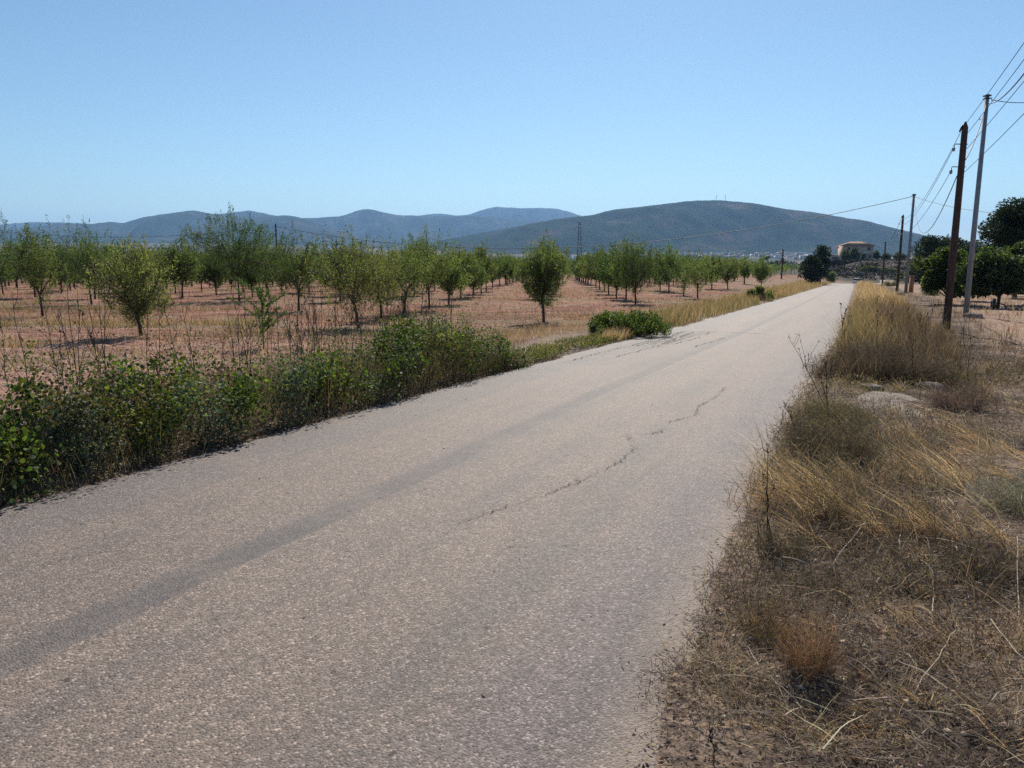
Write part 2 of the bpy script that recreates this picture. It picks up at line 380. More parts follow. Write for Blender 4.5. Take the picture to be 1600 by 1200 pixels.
# dust on both edges
dl = math_('MAXIMUM', mrange(tco, -5.3, -5.0, .8, 0), mrange(tco, -.85, -.5, 0, .8))
fin = mixn(dl, sc_.outputs[0], (.26, .20, .15))
n.links.new(fin, b.inputs['Base Color']); b.inputs['Roughness'].default_value = .72; b.inputs['Specular IOR Level'].default_value = .45
hsum = math_('ADD', math_('MULTIPLY', ch.outputs['Distance'], -1.0), math_('MULTIPLY', fine.outputs[0], .8))
bp = N(n, 'ShaderNodeBump', Strength=.75, Distance=.006); n.links.new(hsum, bp.inputs['Height']); n.links.new(bp.outputs[0], b.inputs['Normal'])
M_ROAD = m
tag(mesh_obj('road', V, F, M_ROAD, uv=uv, smooth=True), kind='structure')

# cracks and the scarred repair patch
def road_pt(s, t, h=.012): 
    xx, yy = st2xy(s, t+float(tshift(s))); return [float(xx), float(yy), float(zroad(s))+h+(float(fbm(s*.7, (t+float(tshift(s)))*1.1, 2, 40))-.5)*.012+.004]
M_CRACK = noise_mat('crack_grit', (.06, .052, .045), (.12, .105, .09), 30, .95, 0)
def ribbon(mb, pts, w, jit=.02, seg=.05, gap=.25):
    P = np.array(pts, float); d = np.r_[0, np.cumsum(np.hypot(*np.diff(P, axis=0).T))]
    q = np.arange(0, d[-1], seg); s = np.interp(q, d, P[:, 0]); t = np.interp(q, d, P[:, 1])
    s = s+rng.normal(0, jit*.5, len(q)); t = t+rng.normal(0, jit, len(q))
    ww = w*np.clip(fbm(q*4, q*0+w*100, 2, 50)*2.6-.38, 0, 1.5)
    dx = np.gradient(s); dy = np.gradient(t); l = np.hypot(dx, dy)+1e-9
    A = [road_pt(a-c*k/2, b_+e*k/2) for a, b_, c, e, k in zip(s, t, dy/l, dx/l, ww)]
    B = [road_pt(a+c*k/2, b_-e*k/2) for a, b_, c, e, k in zip(s, t, dy/l, dx/l, ww)]
    nn = len(q); Q = [[k, k+1, nn+k+1, nn+k] for k in range(nn-1) if ww[k] > w*.12 or ww[k+1] > w*.12]
    if Q: mb.add(np.array(A+B), Q)
mb = MB()
ribbon(mb, [(5.0, -1.95), (5.6, -1.8), (6.3, -1.72), (6.8, -1.75), (7.3, -1.95), (7.6, -1.7), (8.2, -1.72), (8.7, -1.55), (9.4, -1.62), (10.2, -1.55), (11.2, -1.6)], .0075, .022, .025)
ribbon(mb, [(4.2, -2.2), (5.0, -1.95)], .006, .02, .05)
ribbon(mb, [(2.6, -3.9), (3.0, -3.75), (3.25, -3.8)], .004, .015, .03)
tag(mb.build('road_crack', M_CRACK), kind='structure')
mb = MB()
for a, b_, w in [((13.2, -4.75), (21.8, -4.55), .014), ((14.2, -4.2), (20.4, -4.0), .014), ((17.0, -3.3), (20.5, -3.15), .014)]:
    ribbon(mb, [a, ((a[0]+b_[0])/2, (a[1]+b_[1])/2+.03), b_], w, .03, .08)
for k in range(16):
    s0 = 15.8+rng.random()*5; t0 = -4.5+rng.random()*.75
    ribbon(mb, [(s0, t0), (s0+.5+rng.random()*1.3, t0+rng.normal(0, .05))], .018, .03, .05)
ribbon(mb, [(21.9, -4.6), (22.0, -3.9), (22.0, -3.1), (21.9, -2.5)], .025, .02, .06)
tag(mb.build('road_patch_scars', M_CRACK), kind='structure')

# ------------------------------------------------------------------ leaves, blades
def leaves(P, D, L, Wd, C, fold=.25):
    """rhombic leaves: points, axis directions, lengths, widths, colours"""
    n = len(P); D = D/np.linalg.norm(D, axis=1)[:, None]; r = rng.normal(size=(n, 3))
    A = np.cross(D, r); A /= np.linalg.norm(A, axis=1)[:, None]+1e-9; U = np.cross(D, A)
    L = np.asarray(L)[:, None]*np.ones((n, 1)); Wd = np.asarray(Wd)[:, None]*np.ones((n, 1))
    V = np.stack([P, P+D*L*.45+A*Wd*.5+U*Wd*fold, P+D*L, P+D*L*.45-A*Wd*.5+U*Wd*fold*.3], 1).reshape(-1, 3)
    F = np.arange(n*4).reshape(-1, 4)
    return V, F, np.repeat(C, 4, 0)
def round_leaves(P, D, L, C):
    """six-cornered broad leaves, slightly cupped"""
    n = len(P); D = D/np.linalg.norm(D, axis=1)[:, None]; r = rng.normal(size=(n, 3))
    A = np.cross(D, r); A /= np.linalg.norm(A, axis=1)[:, None]+1e-9; U = np.cross(D, A); L = L[:, None]
    pts = [(0, 0, 0), (.22, .45, .1), (.62, .42, .12), (1, 0, 0), (.62, -.42, .12), (.22, -.45, .1)]
    V = np.stack([P+D*L*a+A*L*b+U*L*c for a, b, c in pts], 1).reshape(-1, 3)
    k = np.arange(n)[:, None]*6
    F = np.concatenate([k+np.array([[0, 1, 2, 3]]), k+np.array([[0, 3, 4, 5]])], 0)
    return V, F, np.repeat(C, 6, 0)
def blades(P, hd, lean, L, Wd, C, seg=4, curve=.6, tipc=None):
    """grass blades and stems: roots P, heading, lean from vertical, length, width"""
    n = len(P); k = np.linspace(0, 1, seg+1)[None]
    ang = lean[:, None]+curve*np.asarray(rng.random(n)*1.0+.2)[:, None]*k**1.2 if np.ndim(curve) == 0 else lean[:, None]+curve[:, None]*k**1.2
    dl = (L/seg)[:, None]
    hz = np.concatenate([np.zeros((n, 1)), np.cumsum(np.sin(ang[:, 1:])*dl, 1)], 1); vt = np.concatenate([np.zeros((n, 1)), np.cumsum(np.cos(ang[:, 1:])*dl, 1)], 1)
    kink = rng.normal(0, .03, (n, seg+1))*L[:, None]*k
    cx, cy = np.cos(hd)[:, None], np.sin(hd)[:, None]
    X = P[:, 0:1]+hz*cx-kink*cy; Y = P[:, 1:2]+hz*cy+kink*cx; Z = P[:, 2:3]+vt
    wang = rng.random(n)*math.pi*2
    w = Wd[:, None]*(1-k**2*.85)*.5; wx = np.cos(wang)[:, None]*w; wy = np.sin(wang)[:, None]*w
    wz = w*.3
    V = np.stack([np.stack([X-wx, Y-wy, Z-wz], -1), np.stack([X+wx, Y+wy, Z+wz], -1)], 2).reshape(-1, 3)
    i = np.arange(n)[:, None]*(seg+1)*2; j = np.arange(seg)[None]*2
    F = np.stack([i+j, i+j+1, i+j+3, i+j+2], -1).reshape(-1, 4)
    Cc = np.repeat(C, (seg+1)*2, 0)
    return V, F, Cc
class Cloud:
    def __init__(s): s.V = []; s.F = []; s.C = []; s.n = 0
    def add(s, vfc):
        V, F, C = vfc; s.V.append(V); s.F.append(F+s.n); s.C.append(C); s.n += len(V)
    def build(s, name, mat, parent=None): return mesh_obj(name, np.vstack(s.V), np.vstack(s.F), mat, parent, tint=np.clip(np.vstack(s.C), 0, 1))
def pal(cols, n, var=.18, w=None):
    c = np.asarray(cols, float)[rng.choice(len(cols), n, p=w)]
    return c*(1+rng.normal(0, var, (n, 1)))*(1+rng.normal(0, .05, (n, 3)))
def unit(n):
    v = rng.normal(size=(n, 3)); return v/np.linalg.norm(v, axis=1)[:, None]

# ------------------------------------------------------------------ almond trees
ALM = [(.085, .12, .045), (.065, .10, .04), (.11, .14, .06), (.14, .15, .07)]
def almond(label, h=2.8, cw=1.2, nl=9000, leaf=.085, dens=1, trunk=.75, spikes=4, palx=ALM, seed=0, group=None, rad=.044, twig=True):
    global rng
    keep = rng; rng = np.random.default_rng(seed+100)
    root = thing('almond_tree', label, 'almond tree', group=group)
    tb = MB(); lean = rng.normal(0, .05, 2)
    top = np.array([lean[0], lean[1], trunk])
    tb.tube([(0, 0, -.1), (lean[0]*.3, lean[1]*.3, trunk*.5), top], [rad*1.25, rad, rad*.95], 7)
    nlimb = 4+seed % 2; limbp = [top]
    for q in range(nlimb):
        a = q*2*math.pi/nlimb+rng.normal(0, .25); sp = .5+rng.random()*.25
        d = np.array([math.cos(a)*sp, math.sin(a)*sp, 1.0]); d /= np.linalg.norm(d)
        Ln = (h-trunk)*(.55+rng.random()*.2); pts = [top]; dd = d.copy()
        for k in range(4):
            dd = dd+rng.normal(0, .1, 3)+np.array([0, 0, .07]); dd /= np.linalg.norm(dd); pts.append(pts[-1]+dd*Ln/4)
        tb.tube(pts, [rad*.62, rad*.5, rad*.38, rad*.28, rad*.15], 5); limbp += pts[1:]
        for b in range(4):
            f = .3+.65*b/3; i0 = min(int(f*4), 3); p = pts[i0]+(pts[i0+1]-pts[i0])*(f*4-i0)
            o = p-np.array([0, 0, trunk+.2]); o[2] *= .3; o = o/(np.linalg.norm(o)+.05)
            d2 = o*.8+rng.normal(0, .5, 3)+np.array([0, 0, .4]); d2 /= np.linalg.norm(d2)
            L2 = (.4+.3*rng.random())*cw; e = p+d2*L2
            tb.tube([p, p+d2*L2*.5+rng.normal(0, .04, 3), e], [rad*.26, rad*.18, rad*.08], 4, False); limbp.append(e); limbp.append(p)
    # leafy shoots that fill a rounded crown, thinner towards its rim
    nsh = int(150+nl/45); hc = h-trunk; cz = trunk+.02+hc*.50
    dirs = unit(nsh); rr = rng.random(nsh)**.42; lump = 1+.75*(fbm(dirs[:, 0]*1.6+seed*3, dirs[:, 1]*1.6+dirs[:, 2]*2.1, 3, seed)-.5)*2
    E = dirs*rr[:, None]*lump[:, None]*np.array([cw, cw, hc*.50]); E[:, 2] += cz
    E[:, :2] *= (.7+.3*sm(E[:, 2], trunk, trunk+hc*.3))[:, None]
    up_ = rng.random(nsh) < .16; E[up_] += dirs[up_]*.12; E[up_, 2] += .12+.25*rng.random(up_.sum())
    base_ = top[None]+np.array([0, 0, .05]); out_ = E-base_; out_ /= np.linalg.norm(out_, axis=1)[:, None]+1e-6
    sd_ = out_*.75+np.array([0, 0, .55])+unit(nsh)*.35; sd_ /= np.linalg.norm(sd_, axis=1)[:, None]
    SL = (.28+.32*rng.random(nsh))*min(1.15, cw); B = E-sd_*SL[:, None]
    if twig:
        LP = np.array(limbp)
        for k in range(nsh):
            if k % 3 == 0 or nl > 8000:
                j_ = int(np.argmin(((LP-B[k])**2).sum(1))); tb.tube([LP[j_], B[k], E[k]], [rad*.12, rad*.09, rad*.04], 3, False)
    for k in range(spikes):
        a = rng.random()*6.28; r0 = rng.random()*.5*cw; p = np.array([math.cos(a)*r0, math.sin(a)*r0, h*.80]); L = h*(.14+.2*rng.random())
        e = p+np.array([rng.normal(0, .12), rng.normal(0, .12), L]); LQ = np.array(limbp); tb.tube([LQ[int(np.argmin(((LQ-p)**2).sum(1)))], p, e], [rad*.16, rad*.13, rad*.04], 3, False)
        B = np.vstack([B, p]); E = np.vstack([E, e])
    ln = np.linalg.norm(E-B, axis=1); k = rng.choice(len(B), nl, p=ln/ln.sum()); f = rng.random(nl)[:, None]
    D = E[k]-B[k]; P = B[k]+D*f+rng.normal(0, .035, (nl, 3)); D /= np.linalg.norm(D, axis=1)[:, None]
    ax = D*.7+unit(nl)*.8+np.array([0, 0, -.1])
    C = pal(palx, nl, .2); sz = leaf*(.6+.7*rng.random(nl))
    cl = Cloud(); cl.add(leaves(P, ax, sz, sz*.34*dens, C))
    tb.build('trunk', M_BARK, root, True)
    cl.build('crown', M_ALM, root)
    rng = keep
    return root
# the near trees, each a tree of its own: u, v of the foot; height; crown width; look; label
YEL = [(.13, .145, .06), (.16, .165, .08), (.10, .125, .055)]
DRK = [(.058, .088, .036), (.075, .11, .043), (.048, .074, .032)]
near = [
 (221, 526, 387, 116, 11000, YEL, 'small pale green almond tree nearest the thicket, dark trunk and shadow on pink soil', 3),
 (560, 513, 376, 150, 9000, YEL, 'yellowish open almond tree with forked trunk showing behind the middle of thicket', 3),
 (850, 505, 376, 94, 13000, ALM, 'neat round almond tree standing alone on red soil with short straight trunk', 4),
 (467, 487, 366, 118, 10000, DRK, 'dark almond tree right of the tallest one, above the feathery sapling', 4),
 (374, 471, 338, 168, 27000, DRK, 'tallest and widest almond tree with long shoots spiking above the ridge line', 5),
 (67, 496, 364, 84, 7000, ALM, 'sparse almond tree with slender pale grey trunk rising from dry grass', 4),
 (143, 476, 355, 118, 10000, DRK, 'dark almond tree with leaning trunk left of the small pale one', 5),
 (631, 492, 380, 100, 9000, ALM, 'almond tree just right of the yellowish open one', 4),
 (671, 485, 368, 88, 9000, ALM, 'almond tree with forked trunk at the near end of row running back', 6),
 (596, 500, 392, 76, 6000, YEL, 'thin almond tree half hidden at right of the yellowish open one', 3),
 (993, 475, 380, 80, 10000, DRK, 'almond tree with pointed top at near end of row beside leafy verge bush', 6),
 (5, 462, 345, 110, 9000, DRK, 'dark almond tree cut by the left edge of the photo', 5),
 (1090, 467, 400, 66, 7000, ALM, 'low almond tree closest to the straw coloured verge on the far side of bush', 3),
 (1068, 462, 398, 64, 7000, DRK, 'low dark almond tree one place left of the one closest to the straw verge', 4),
 (421, 469, 372, 96, 8000, ALM, 'light green almond tree filling the gap right behind the tallest one', 4),
]
taken = []
protos = []
for q, (u, v, vt, wpx, nl, pl, lab, sp) in enumerate(near):
    p = gpos(u, v); h = (v-vt)*p[1]/1209*1.0; cw = wpx*.5*p[1]/1209; t = almond(lab, h, cw, int(nl*.88), .08, 1.0, trunk=h*(.24+.06*((q*7) % 5)/5), spikes=sp, palx=pl, seed=q+1)
    t.location = on_ground(p[0], p[1]); t.rotation_euler = (0, 0, q*1.7); taken.append((p[0], p[1])); protos.append(t)
LAB_M = 'middle distance almond tree in a row of the orchard'
midp = [(701, 477), (720, 467), (739, 465), (752, 460), (760, 456), (770, 451), (781, 447), (978, 469), (963, 465), (951, 460), (944, 455), (937, 452), (931, 449),
        (532, 472), (1045, 457), (1031, 455), (1112, 452), (1137, 452), (1163, 444), (1189, 452), (110, 455), (121, 444), (14, 447), (260, 452), (300, 447), (180, 449)]
mid = [almond('x', 2.75, 1.12, 7000, .11, 1.1, trunk=.75, spikes=5, palx=[ALM, DRK, ALM, DRK, YEL][q], seed=30+q) for q in range(5)]
farp = [almond('x', 2.75, 1.15, 1900, .20, 1.25, trunk=.8, spikes=4, palx=[ALM, DRK, ALM, DRK][q], seed=50+q, rad=.075, twig=False) for q in range(4)]
cand = []
for (u, v) in midp:
    p = gpos(u, v); cand.append((p[0], p[1])); taken.append((p[0], p[1]))
VX, VY = math.sin(R(2.7)), math.cos(R(2.7))
grid = []
for c in range(-44, 42):
    for r in range(6, 46):
        l = c*4.45-.15; w = r*5.1+rng.normal(0, .25)+ (c % 3)*.8
        x = l+w*VX+rng.normal(0, .15); y = w
        s, t = xy2st(x, y); t -= float(tshift(s))
        if t > -9-.06*s or abs(x)/y > .74 or y > 232: continue
        if y < 42 and x > -26: continue
        if y < 75 and l > -8.5 and c not in (0,): continue
        if min((x-a)**2+(y-b)**2 for a, b in taken) < 11: continue
        if rng.random() < .04: continue
        grid.append((x, y))
grid += cand
grid.sort(key=lambda p: math.hypot(*p))
NIND = 282-len(near)
first = {}
for q, (x, y) in enumerate(grid[:NIND]):
    pr = mid if math.hypot(x, y) < 85 else farp
    k = int(rng.integers(len(pr))); src = pr[k]
    sc_k = (.95+.22*rng.random())*(1+.10*float(sm(-x/y, .25, .62))); loc = on_ground(x, y); rz = rng.random()*6.28; scl = (sc_k*(.9+.2*rng.random()), sc_k, sc_k*(.92+.22*rng.random()))
    if id(src) not in first:
        first[id(src)] = 1; src.location = loc; src.rotation_euler = (0, 0, rz); src.scale = scl
        src['label'] = LAB_M; src['group'] = 'almond trees in the orchard rows behind the nearest ones'
    else: dup(src, loc, rz, scl, LAB_M, 'almond trees in the orchard rows behind the nearest ones')
# the rest of the orchard, past the three hundred nearest
cl = Cloud(); tb = MB()
for (x, y) in grid[NIND:]:
    z = float(H(x, y, False)); h = 2.9+.8*rng.random(); w = 1.15+.3*rng.random(); n_ = 130
    d = unit(n_)*(rng.random((n_, 1))**.4); P = np.array([x, y, z+h*.62])+d*np.array([w, w, h*.38]); P[:, 2] += (rng.random(n_) < .08)*.3
    sz = .34*(.6+.8*rng.random(n_)); cl.add(leaves(P, unit(n_), sz, sz*.55, pal([ALM[0], ALM[1], DRK[0], ALM[2]], n_, .25)*(.85+.3*rng.random())))
    tb.add(*[np.array([[x-.07, y, z-.1], [x+.07, y, z-.1], [x+.05, y, z+h*.4], [x-.05, y, z+h*.4], [x, y-.07, z-.1], [x, y+.07, z-.1], [x, y+.05, z+h*.4], [x, y-.05, z+h*.4]]), [[0, 1, 2, 3], [4, 5, 6, 7]]])
# trunks become dark faces of the same object
nb = cl.n; cl.V.append(np.vstack(tb.V)); cl.F.append(np.vstack(tb.Q)+nb); cl.C.append(np.tile([.06, .045, .038], (tb.n, 1))); cl.n += tb.n
tag(cl.build('orchard_far_rows', M_ALM), kind='stuff')

# ------------------------------------------------------------------ left verge: thicket, shrubs, stalks
def verge_pt(s, t): 
    x, y = st2xy(s, t+tshift(s)); return np.stack([x, y, H(x, y)], -1)
cl = Cloud()
GRN = [(.048, .07, .022), (.06, .092, .028), (.08, .112, .032), (.034, .05, .02), (.125, .15, .04)]
cs = rng.random(430)*11.6+.8; back = 1.55+.35*np.sin(cs*1.1)-.35*(cs < 5); ct = -5.22-.05*np.sin(cs*3)-rng.random(430)**1.15*back
ctop = (.16+.34*fbm(cs*.9, ct*.9, 3, 60)+.20*np.sin(np.clip((-ct-5.1)/1.9, 0, 1)*math.pi)**.6)*(1.16-.02*sm(cs, 4.0, 6.5))
ctop *= (1+.25*sm(cs, 7, 9))*(1-.7*sm(cs, 10.7, 12.3))
cC = verge_pt(cs, ct); gap = fbm(cs*.9, ct*1.3, 2, 67)
for k in range(len(cs)):
    if gap[k] < .36 and ct[k] < -5.8: continue
    n_ = int(150*(1-.35*sm(cs[k], 6, 12))); r_ = .13+.15*rng.random()
    hh = ctop[k]*(.25+.8*rng.random())
    d = unit(n_)*(rng.random((n_, 1))**.35)*r_
    P = cC[k]+np.array([0, 0, hh])+d*np.array([1, 1, 1.1]); P[:, 2] = np.maximum(P[:, 2], cC[k][2]+.02)
    kind = vnoise(cs[k]*1.6, ct[k]*2.3, 62)+rng.normal(0, .08)
    if kind > .64: C = pal([(.10, .12, .09), (.14, .16, .13), (.08, .10, .075)], n_, .15); L = .03
    elif kind < .14: C = pal([(.16, .19, .03), (.2, .21, .04), (.11, .15, .03)], n_, .2); L = .034
    elif kind < .40: C = pal([(.085, .06, .042), (.06, .047, .035), (.11, .09, .05)], n_, .2); L = .026
    else: C = pal(GRN, n_, .22)*(.7+.5*rng.random()); L = .036
    cl.add(round_leaves(P, unit(n_)+np.array([0, 0, .35]), L*(.5+.8*rng.random(n_)), C))
# climbing shoots that break the top of the thicket
for k in range(170):
    s = rng.random()*10.4+1.0; t = -5.35-rng.random()*1.6; b_ = verge_pt(s, t); L = (.42+.5*rng.random())*1.05*(1-.5*float(sm(s, 10.8, 12))); d = np.array([rng.normal(0, .25), rng.normal(0, .25), 1]); n_ = 46
    f = rng.random(n_)[:, None]; P = b_+d*L*f*1.2+rng.normal(0, .028, (n_, 3)); P[:, 2] = np.maximum(P[:, 2], b_[2]+.02)
    cl.add(round_leaves(P, unit(n_), .032*(.5+.7*rng.random(n_))*(1.2-f[:, 0]*.6), pal(GRN, n_, .2)))
tag(cl.build('bramble_thicket', M_BUSH), kind='stuff')
cl = Cloud(); n_ = 14000; s = .8+11.5*rng.random(n_); t = -5.12-1.9*rng.random(n_); P = verge_pt(s, t)
cl.add(blades(P, rng.random(n_)*6.28, np.abs(rng.normal(0, .3, n_)), (.2+.45*rng.random(n_))*(.7+.4*sm(s, 4, 7)), np.full(n_, .004), pal([(.12, .09, .06), (.07, .055, .04), (.2, .16, .1), (.05, .06, .03)], n_, .2), 4, .5))
n_ = 9000; s = .8+13*rng.random(n_); t = -5.02-.28*rng.random(n_)+.06*rng.normal(size=n_); P = verge_pt(s, t); P[:, 2] += .01+.02*rng.random(n_)
cl.add(leaves(P, unit(n_)*np.array([1, 1, .3]), .02+.03*rng.random(n_), .008+.012*rng.random(n_), pal([(.10, .07, .05), (.06, .045, .035), (.2, .15, .11)], n_, .2)))
tag(cl.build('dead_undergrowth', M_GRASS), kind='stuff')
# low green weeds that run on along the edge beyond the thicket
cl = Cloud()
n_ = 9000; s = 10.8+rng.random(n_)*13; t = -5.15-.1*sm(s, 15, 22)+.0*s-rng.random(n_)**1.3*(.9)-.05; P = verge_pt(s, t); keep = fbm(s*1.4, t*1.4, 2, 66) > .36; P = P[keep]; n_ = len(P)
P[:, 2] += rng.random(n_)*.11; cl.add(leaves(P, unit(n_)+np.array([0, 0, .9]), .05+.05*rng.random(n_), .014+.01*rng.random(n_), pal([(.055, .08, .03), (.085, .095, .042), (.14, .12, .065), (.2, .16, .10)], n_, .2)))
tag(cl.build('weeds', M_BUSH), kind='stuff')

OLV_ = [(.15, .15, .07), (.2, .18, .1)]
def leafy_shrub(name, label, cat, u, v, w, h, n_, L, cols, var=.2, rnd=True, D=None, group=None):
    p = gpos(u, v); root = thing(name, label, cat, (p[0], p[1], float(H(p[0], p[1]))), 0, group)
    tb = MB(); cl = Cloud(); ncl = 26 if w < 1.5 else 64
    for q in range(ncl):
        a = rng.random()*6.28; rr = math.sqrt(rng.random())*w*.5; hh = h*(.35+.6*rng.random())*(1-.45*(rr/(w*.5))**2)
        c = np.array([math.cos(a)*rr, math.sin(a)*rr*.8, hh]); tb.tube([(c[0]*.3, c[1]*.3, -.03), c*np.array([.7, .7, .6]), c], [.009, .006, .003], 4, False)
        k = n_//ncl; d = unit(k)*(rng.random((k, 1))**.4)*h*.27; P = c+d; P[:, 2] = np.maximum(P[:, 2], .01); C = pal(cols, k, var)
        ll = L*(.5+.8*rng.random(k))
        cl.add(round_leaves(P, unit(k)+np.array([0, 0, .2]), ll, C) if rnd else leaves(P, unit(k)+np.array([0, 0, .5]), ll, ll*.25, C))
    tb.build('stems', M_TWIG, root); cl.build('foliage', M_BUSH, root); return root
leafy_shrub('leafy_bush', 'dense green roadside bush beyond the end of the long thicket', 'bush', 985, 524, 2.1, .64, 11000, .04, GRN[1:3]+GRN[:1]+[(.13, .15, .06)])
leafy_shrub('leafy_bush', 'small dark green bush in the straw grass farther up the left road edge', 'bush', 1187, 470, 1.4, .8, 1500, .10, GRN[:3]+OLV_)
leafy_shrub('grey_shrub', 'silvery grey-green shrub in the thicket near the left edge of photo', 'shrub', 112, 735, .62, .62, 5200, .042, [(.13, .16, .14), (.17, .2, .18), (.09, .12, .1)], .15, False)
leafy_shrub('yellow_vine', 'yellow-green leafy vine shoot hanging over the road edge beside grey shrub', 'vine', 196, 705, .34, .42, 700, .06, [(.24, .25, .03), (.17, .21, .03)])
# feathery sapling behind the thicket
p = gpos(412, 545); root = thing('almond_sapling', 'feathery young sapling with drooping side shoots standing up behind the thicket', 'sapling', on_ground(p[0], p[1]))
tb = MB(); cl = Cloud(); tb.tube([(0, 0, -.05), (0, 0, .6), (.03, 0, 1.3)], [.018, .012, .005], 5)
for k in range(13):
    a = rng.random()*6.28; z0 = .3+.075*k; L = .85*(1-.03*k)*(.5+.8*rng.random()); el = .45+.35*rng.random()
    d = np.array([math.cos(a)*math.cos(el), math.sin(a)*math.cos(el)*.6, math.sin(el)]); e = np.array([0, 0, z0])+d*L; tb.tube([(0, 0, z0), e], [.006, .003], 4, False)
    n_ = 170; f = rng.random(n_)[:, None]; cl.add(leaves(np.array([0, 0, z0])+d*L*f+rng.normal(0, .012, (n_, 3)), d+unit(n_)*.9, .06+.03*rng.random(n_), .016+.0*f[:, 0], pal([(.06, .10, .035), (.085, .12, .05)], n_)))
tb.build('stems', M_TWIG, root); cl.build('foliage', M_ALM, root)
# tall dry stalks
def stalk(label, base, h, br, col, heads=True, lean=(0, 0), group=None, spread=.35, nb=6, rad=.006, name='dry_stalk', dark=False):
    hr_ = min(.007, rad*.85)*(.6 if rad < .0052 else 1)
    root = thing(name, label, 'dry stalk', base, 0, group); tb = MB(); hb = MB()
    pts = [np.zeros(3)-np.array([0, 0, .04])]
    for k in range(5): pts.append(pts[-1]+np.array([lean[0]*h/5+rng.normal(0, .012), lean[1]*h/5+rng.normal(0, .012), h/5]))
    tb.tube(pts, np.linspace(rad, rad*.35, 6), 5)
    for k in range(br):
        f = .35+.6*rng.random(); i0 = min(int(f*5), 4); p = pts[i0]+(pts[i0+1]-pts[i0])*(f*5-i0); a = rng.random()*6.28; L = h*spread*(.4+.6*rng.random())*(1.2-f)
        e = p+np.array([math.cos(a)*L*.45, math.sin(a)*L*.45, L]); tb.tube([p, (p+e)/2+rng.normal(0, .01, 3), e], [rad*.5, rad*.4, rad*.25], 4, False)
        if heads:
            for _ in range(3): hb.tube([e+rng.normal(0, .004, 3), e+rng.normal(0, .012, 3)+np.array([0, 0, .02])], [hr_, hr_*.5], 5)
    if heads:
        for _ in range(4): hb.tube([pts[-1], pts[-1]+rng.normal(0, .015, 3)+np.array([0, 0, .025])], [hr_, hr_*.4], 5)
    if heads: tb.add(np.vstack(hb.V), np.vstack(hb.Q), np.vstack(hb.T))
    tb.build('stem', col, root)
    return root
M_STALKD = noise_mat('dark_stalk', (.035, .03, .022), (.09, .07, .05), 30, .9, 0)
M_STALKL = noise_mat('pale_stalk', (.32, .25, .16), (.5, .42, .3), 30, .8, 0)
G1 = 'dry stalks standing out of the left thicket'
for k in range(105):
    s = 1.6+9.8*rng.random()**.8 if k < 65 else 8.0+3.0*rng.random(); t = -5.8-1.7*rng.random(); b_ = verge_pt(np.array(s), np.array(t))
    stalk('tall thin dry weed stalk standing up out of the left roadside thicket', tuple(map(float, b_)), .95+.6*rng.random(), 6, M_STALKD, k % 3 == 0, rng.normal(0, .07, 2), G1, .5, rad=.0055)

# ------------------------------------------------------------------ dry grass
def grass_patch(cl, n_, s0, s1, t0, t1, L, w, cols, lean=.25, curve=.6, dens=None, hd=None, seg=3, pw=1.0, tuft=None):
    s = s0+(s1-s0)*rng.random(n_)**pw; t = t0+(t1-t0)*rng.random(n_)
    if tuft:
        nt_ = max(1, n_//tuft); cs_ = s0+(s1-s0)*rng.random(nt_)**pw; ct_ = t0+(t1-t0)*rng.random(nt_); k = rng.integers(nt_, size=n_)
        rr = .05*(1+cs_[k]*.04); s = cs_[k]+rng.normal(0, 1, n_)*rr; t = ct_[k]+rng.normal(0, 1, n_)*rr
    if dens is not None:
        kp = rng.random(n_) < dens(s, t); s = s[kp]; t = t[kp]
    m_ = len(s)
    if not m_: return
    P = verge_pt(s, t); P[:, 2] -= .01
    h_ = rng.random(m_)*6.28 if hd is None else hd+rng.normal(0, .4, m_)
    cl.add(blades(P, h_, np.abs(rng.normal(0, lean, m_)), L*(.45+.75*rng.random(m_)), w*(.6+.8*rng.random(m_)), pal(cols, m_, .2), seg, curve))
STR = [(.46, .345, .195), (.37, .275, .155), (.55, .43, .27), (.28, .205, .125)]
GRY = [(.24, .19, .145), (.16, .125, .098), (.32, .265, .205), (.10, .08, .066)]
BRN = [(.14, .09, .055), (.2, .13, .07), (.1, .07, .05)]
DK_ = [(.075, .06, .05), (.10, .08, .066), (.05, .042, .037)]
OLV = [(.13, .13, .06), (.18, .17, .08), (.22, .2, .1), (.09, .09, .05)]
# left verge beyond the bush: straw grass to the crest
cl = Cloud()
wv = lambda s: .7+.02*s
s_ = lambda n_, a, b_, p_: a+(b_-a)*rng.random(n_)**p_
for n_, a, b_, L, w, cols, p_ in [(9000, 24, 70, .5, .011, STR[:2]+OLV[:2], 1.3), (9000, 60, 175, .6, .02, STR[:2]+OLV[:1], 1.2), (4000, 22, 60, .35, .01, OLV, 1.0)]:
    s = s_(n_, a, b_, p_); t = -5.05-rng.random(n_)*(1.3+.028*s)-.0; kp = fbm(s*.35, t*.8, 2, 70) > .33; s = s[kp]; t = t[kp]; P = verge_pt(s, t)
    cl.add(blades(P, rng.random(len(s))*6.28, np.abs(rng.normal(0, .2, len(s))), L*(.5+.7*rng.random(len(s))), w*(.6+.8*rng.random(len(s))), pal(cols, len(s), .2), 3, .5))
# the straw tuft in front of the bush
grass_patch(cl, 900, 17.6, 18.9, -5.65, -5.2, .32, .006, STR, .3, .6)
tag(cl.build('straw_grass', M_GRASS), kind='stuff')
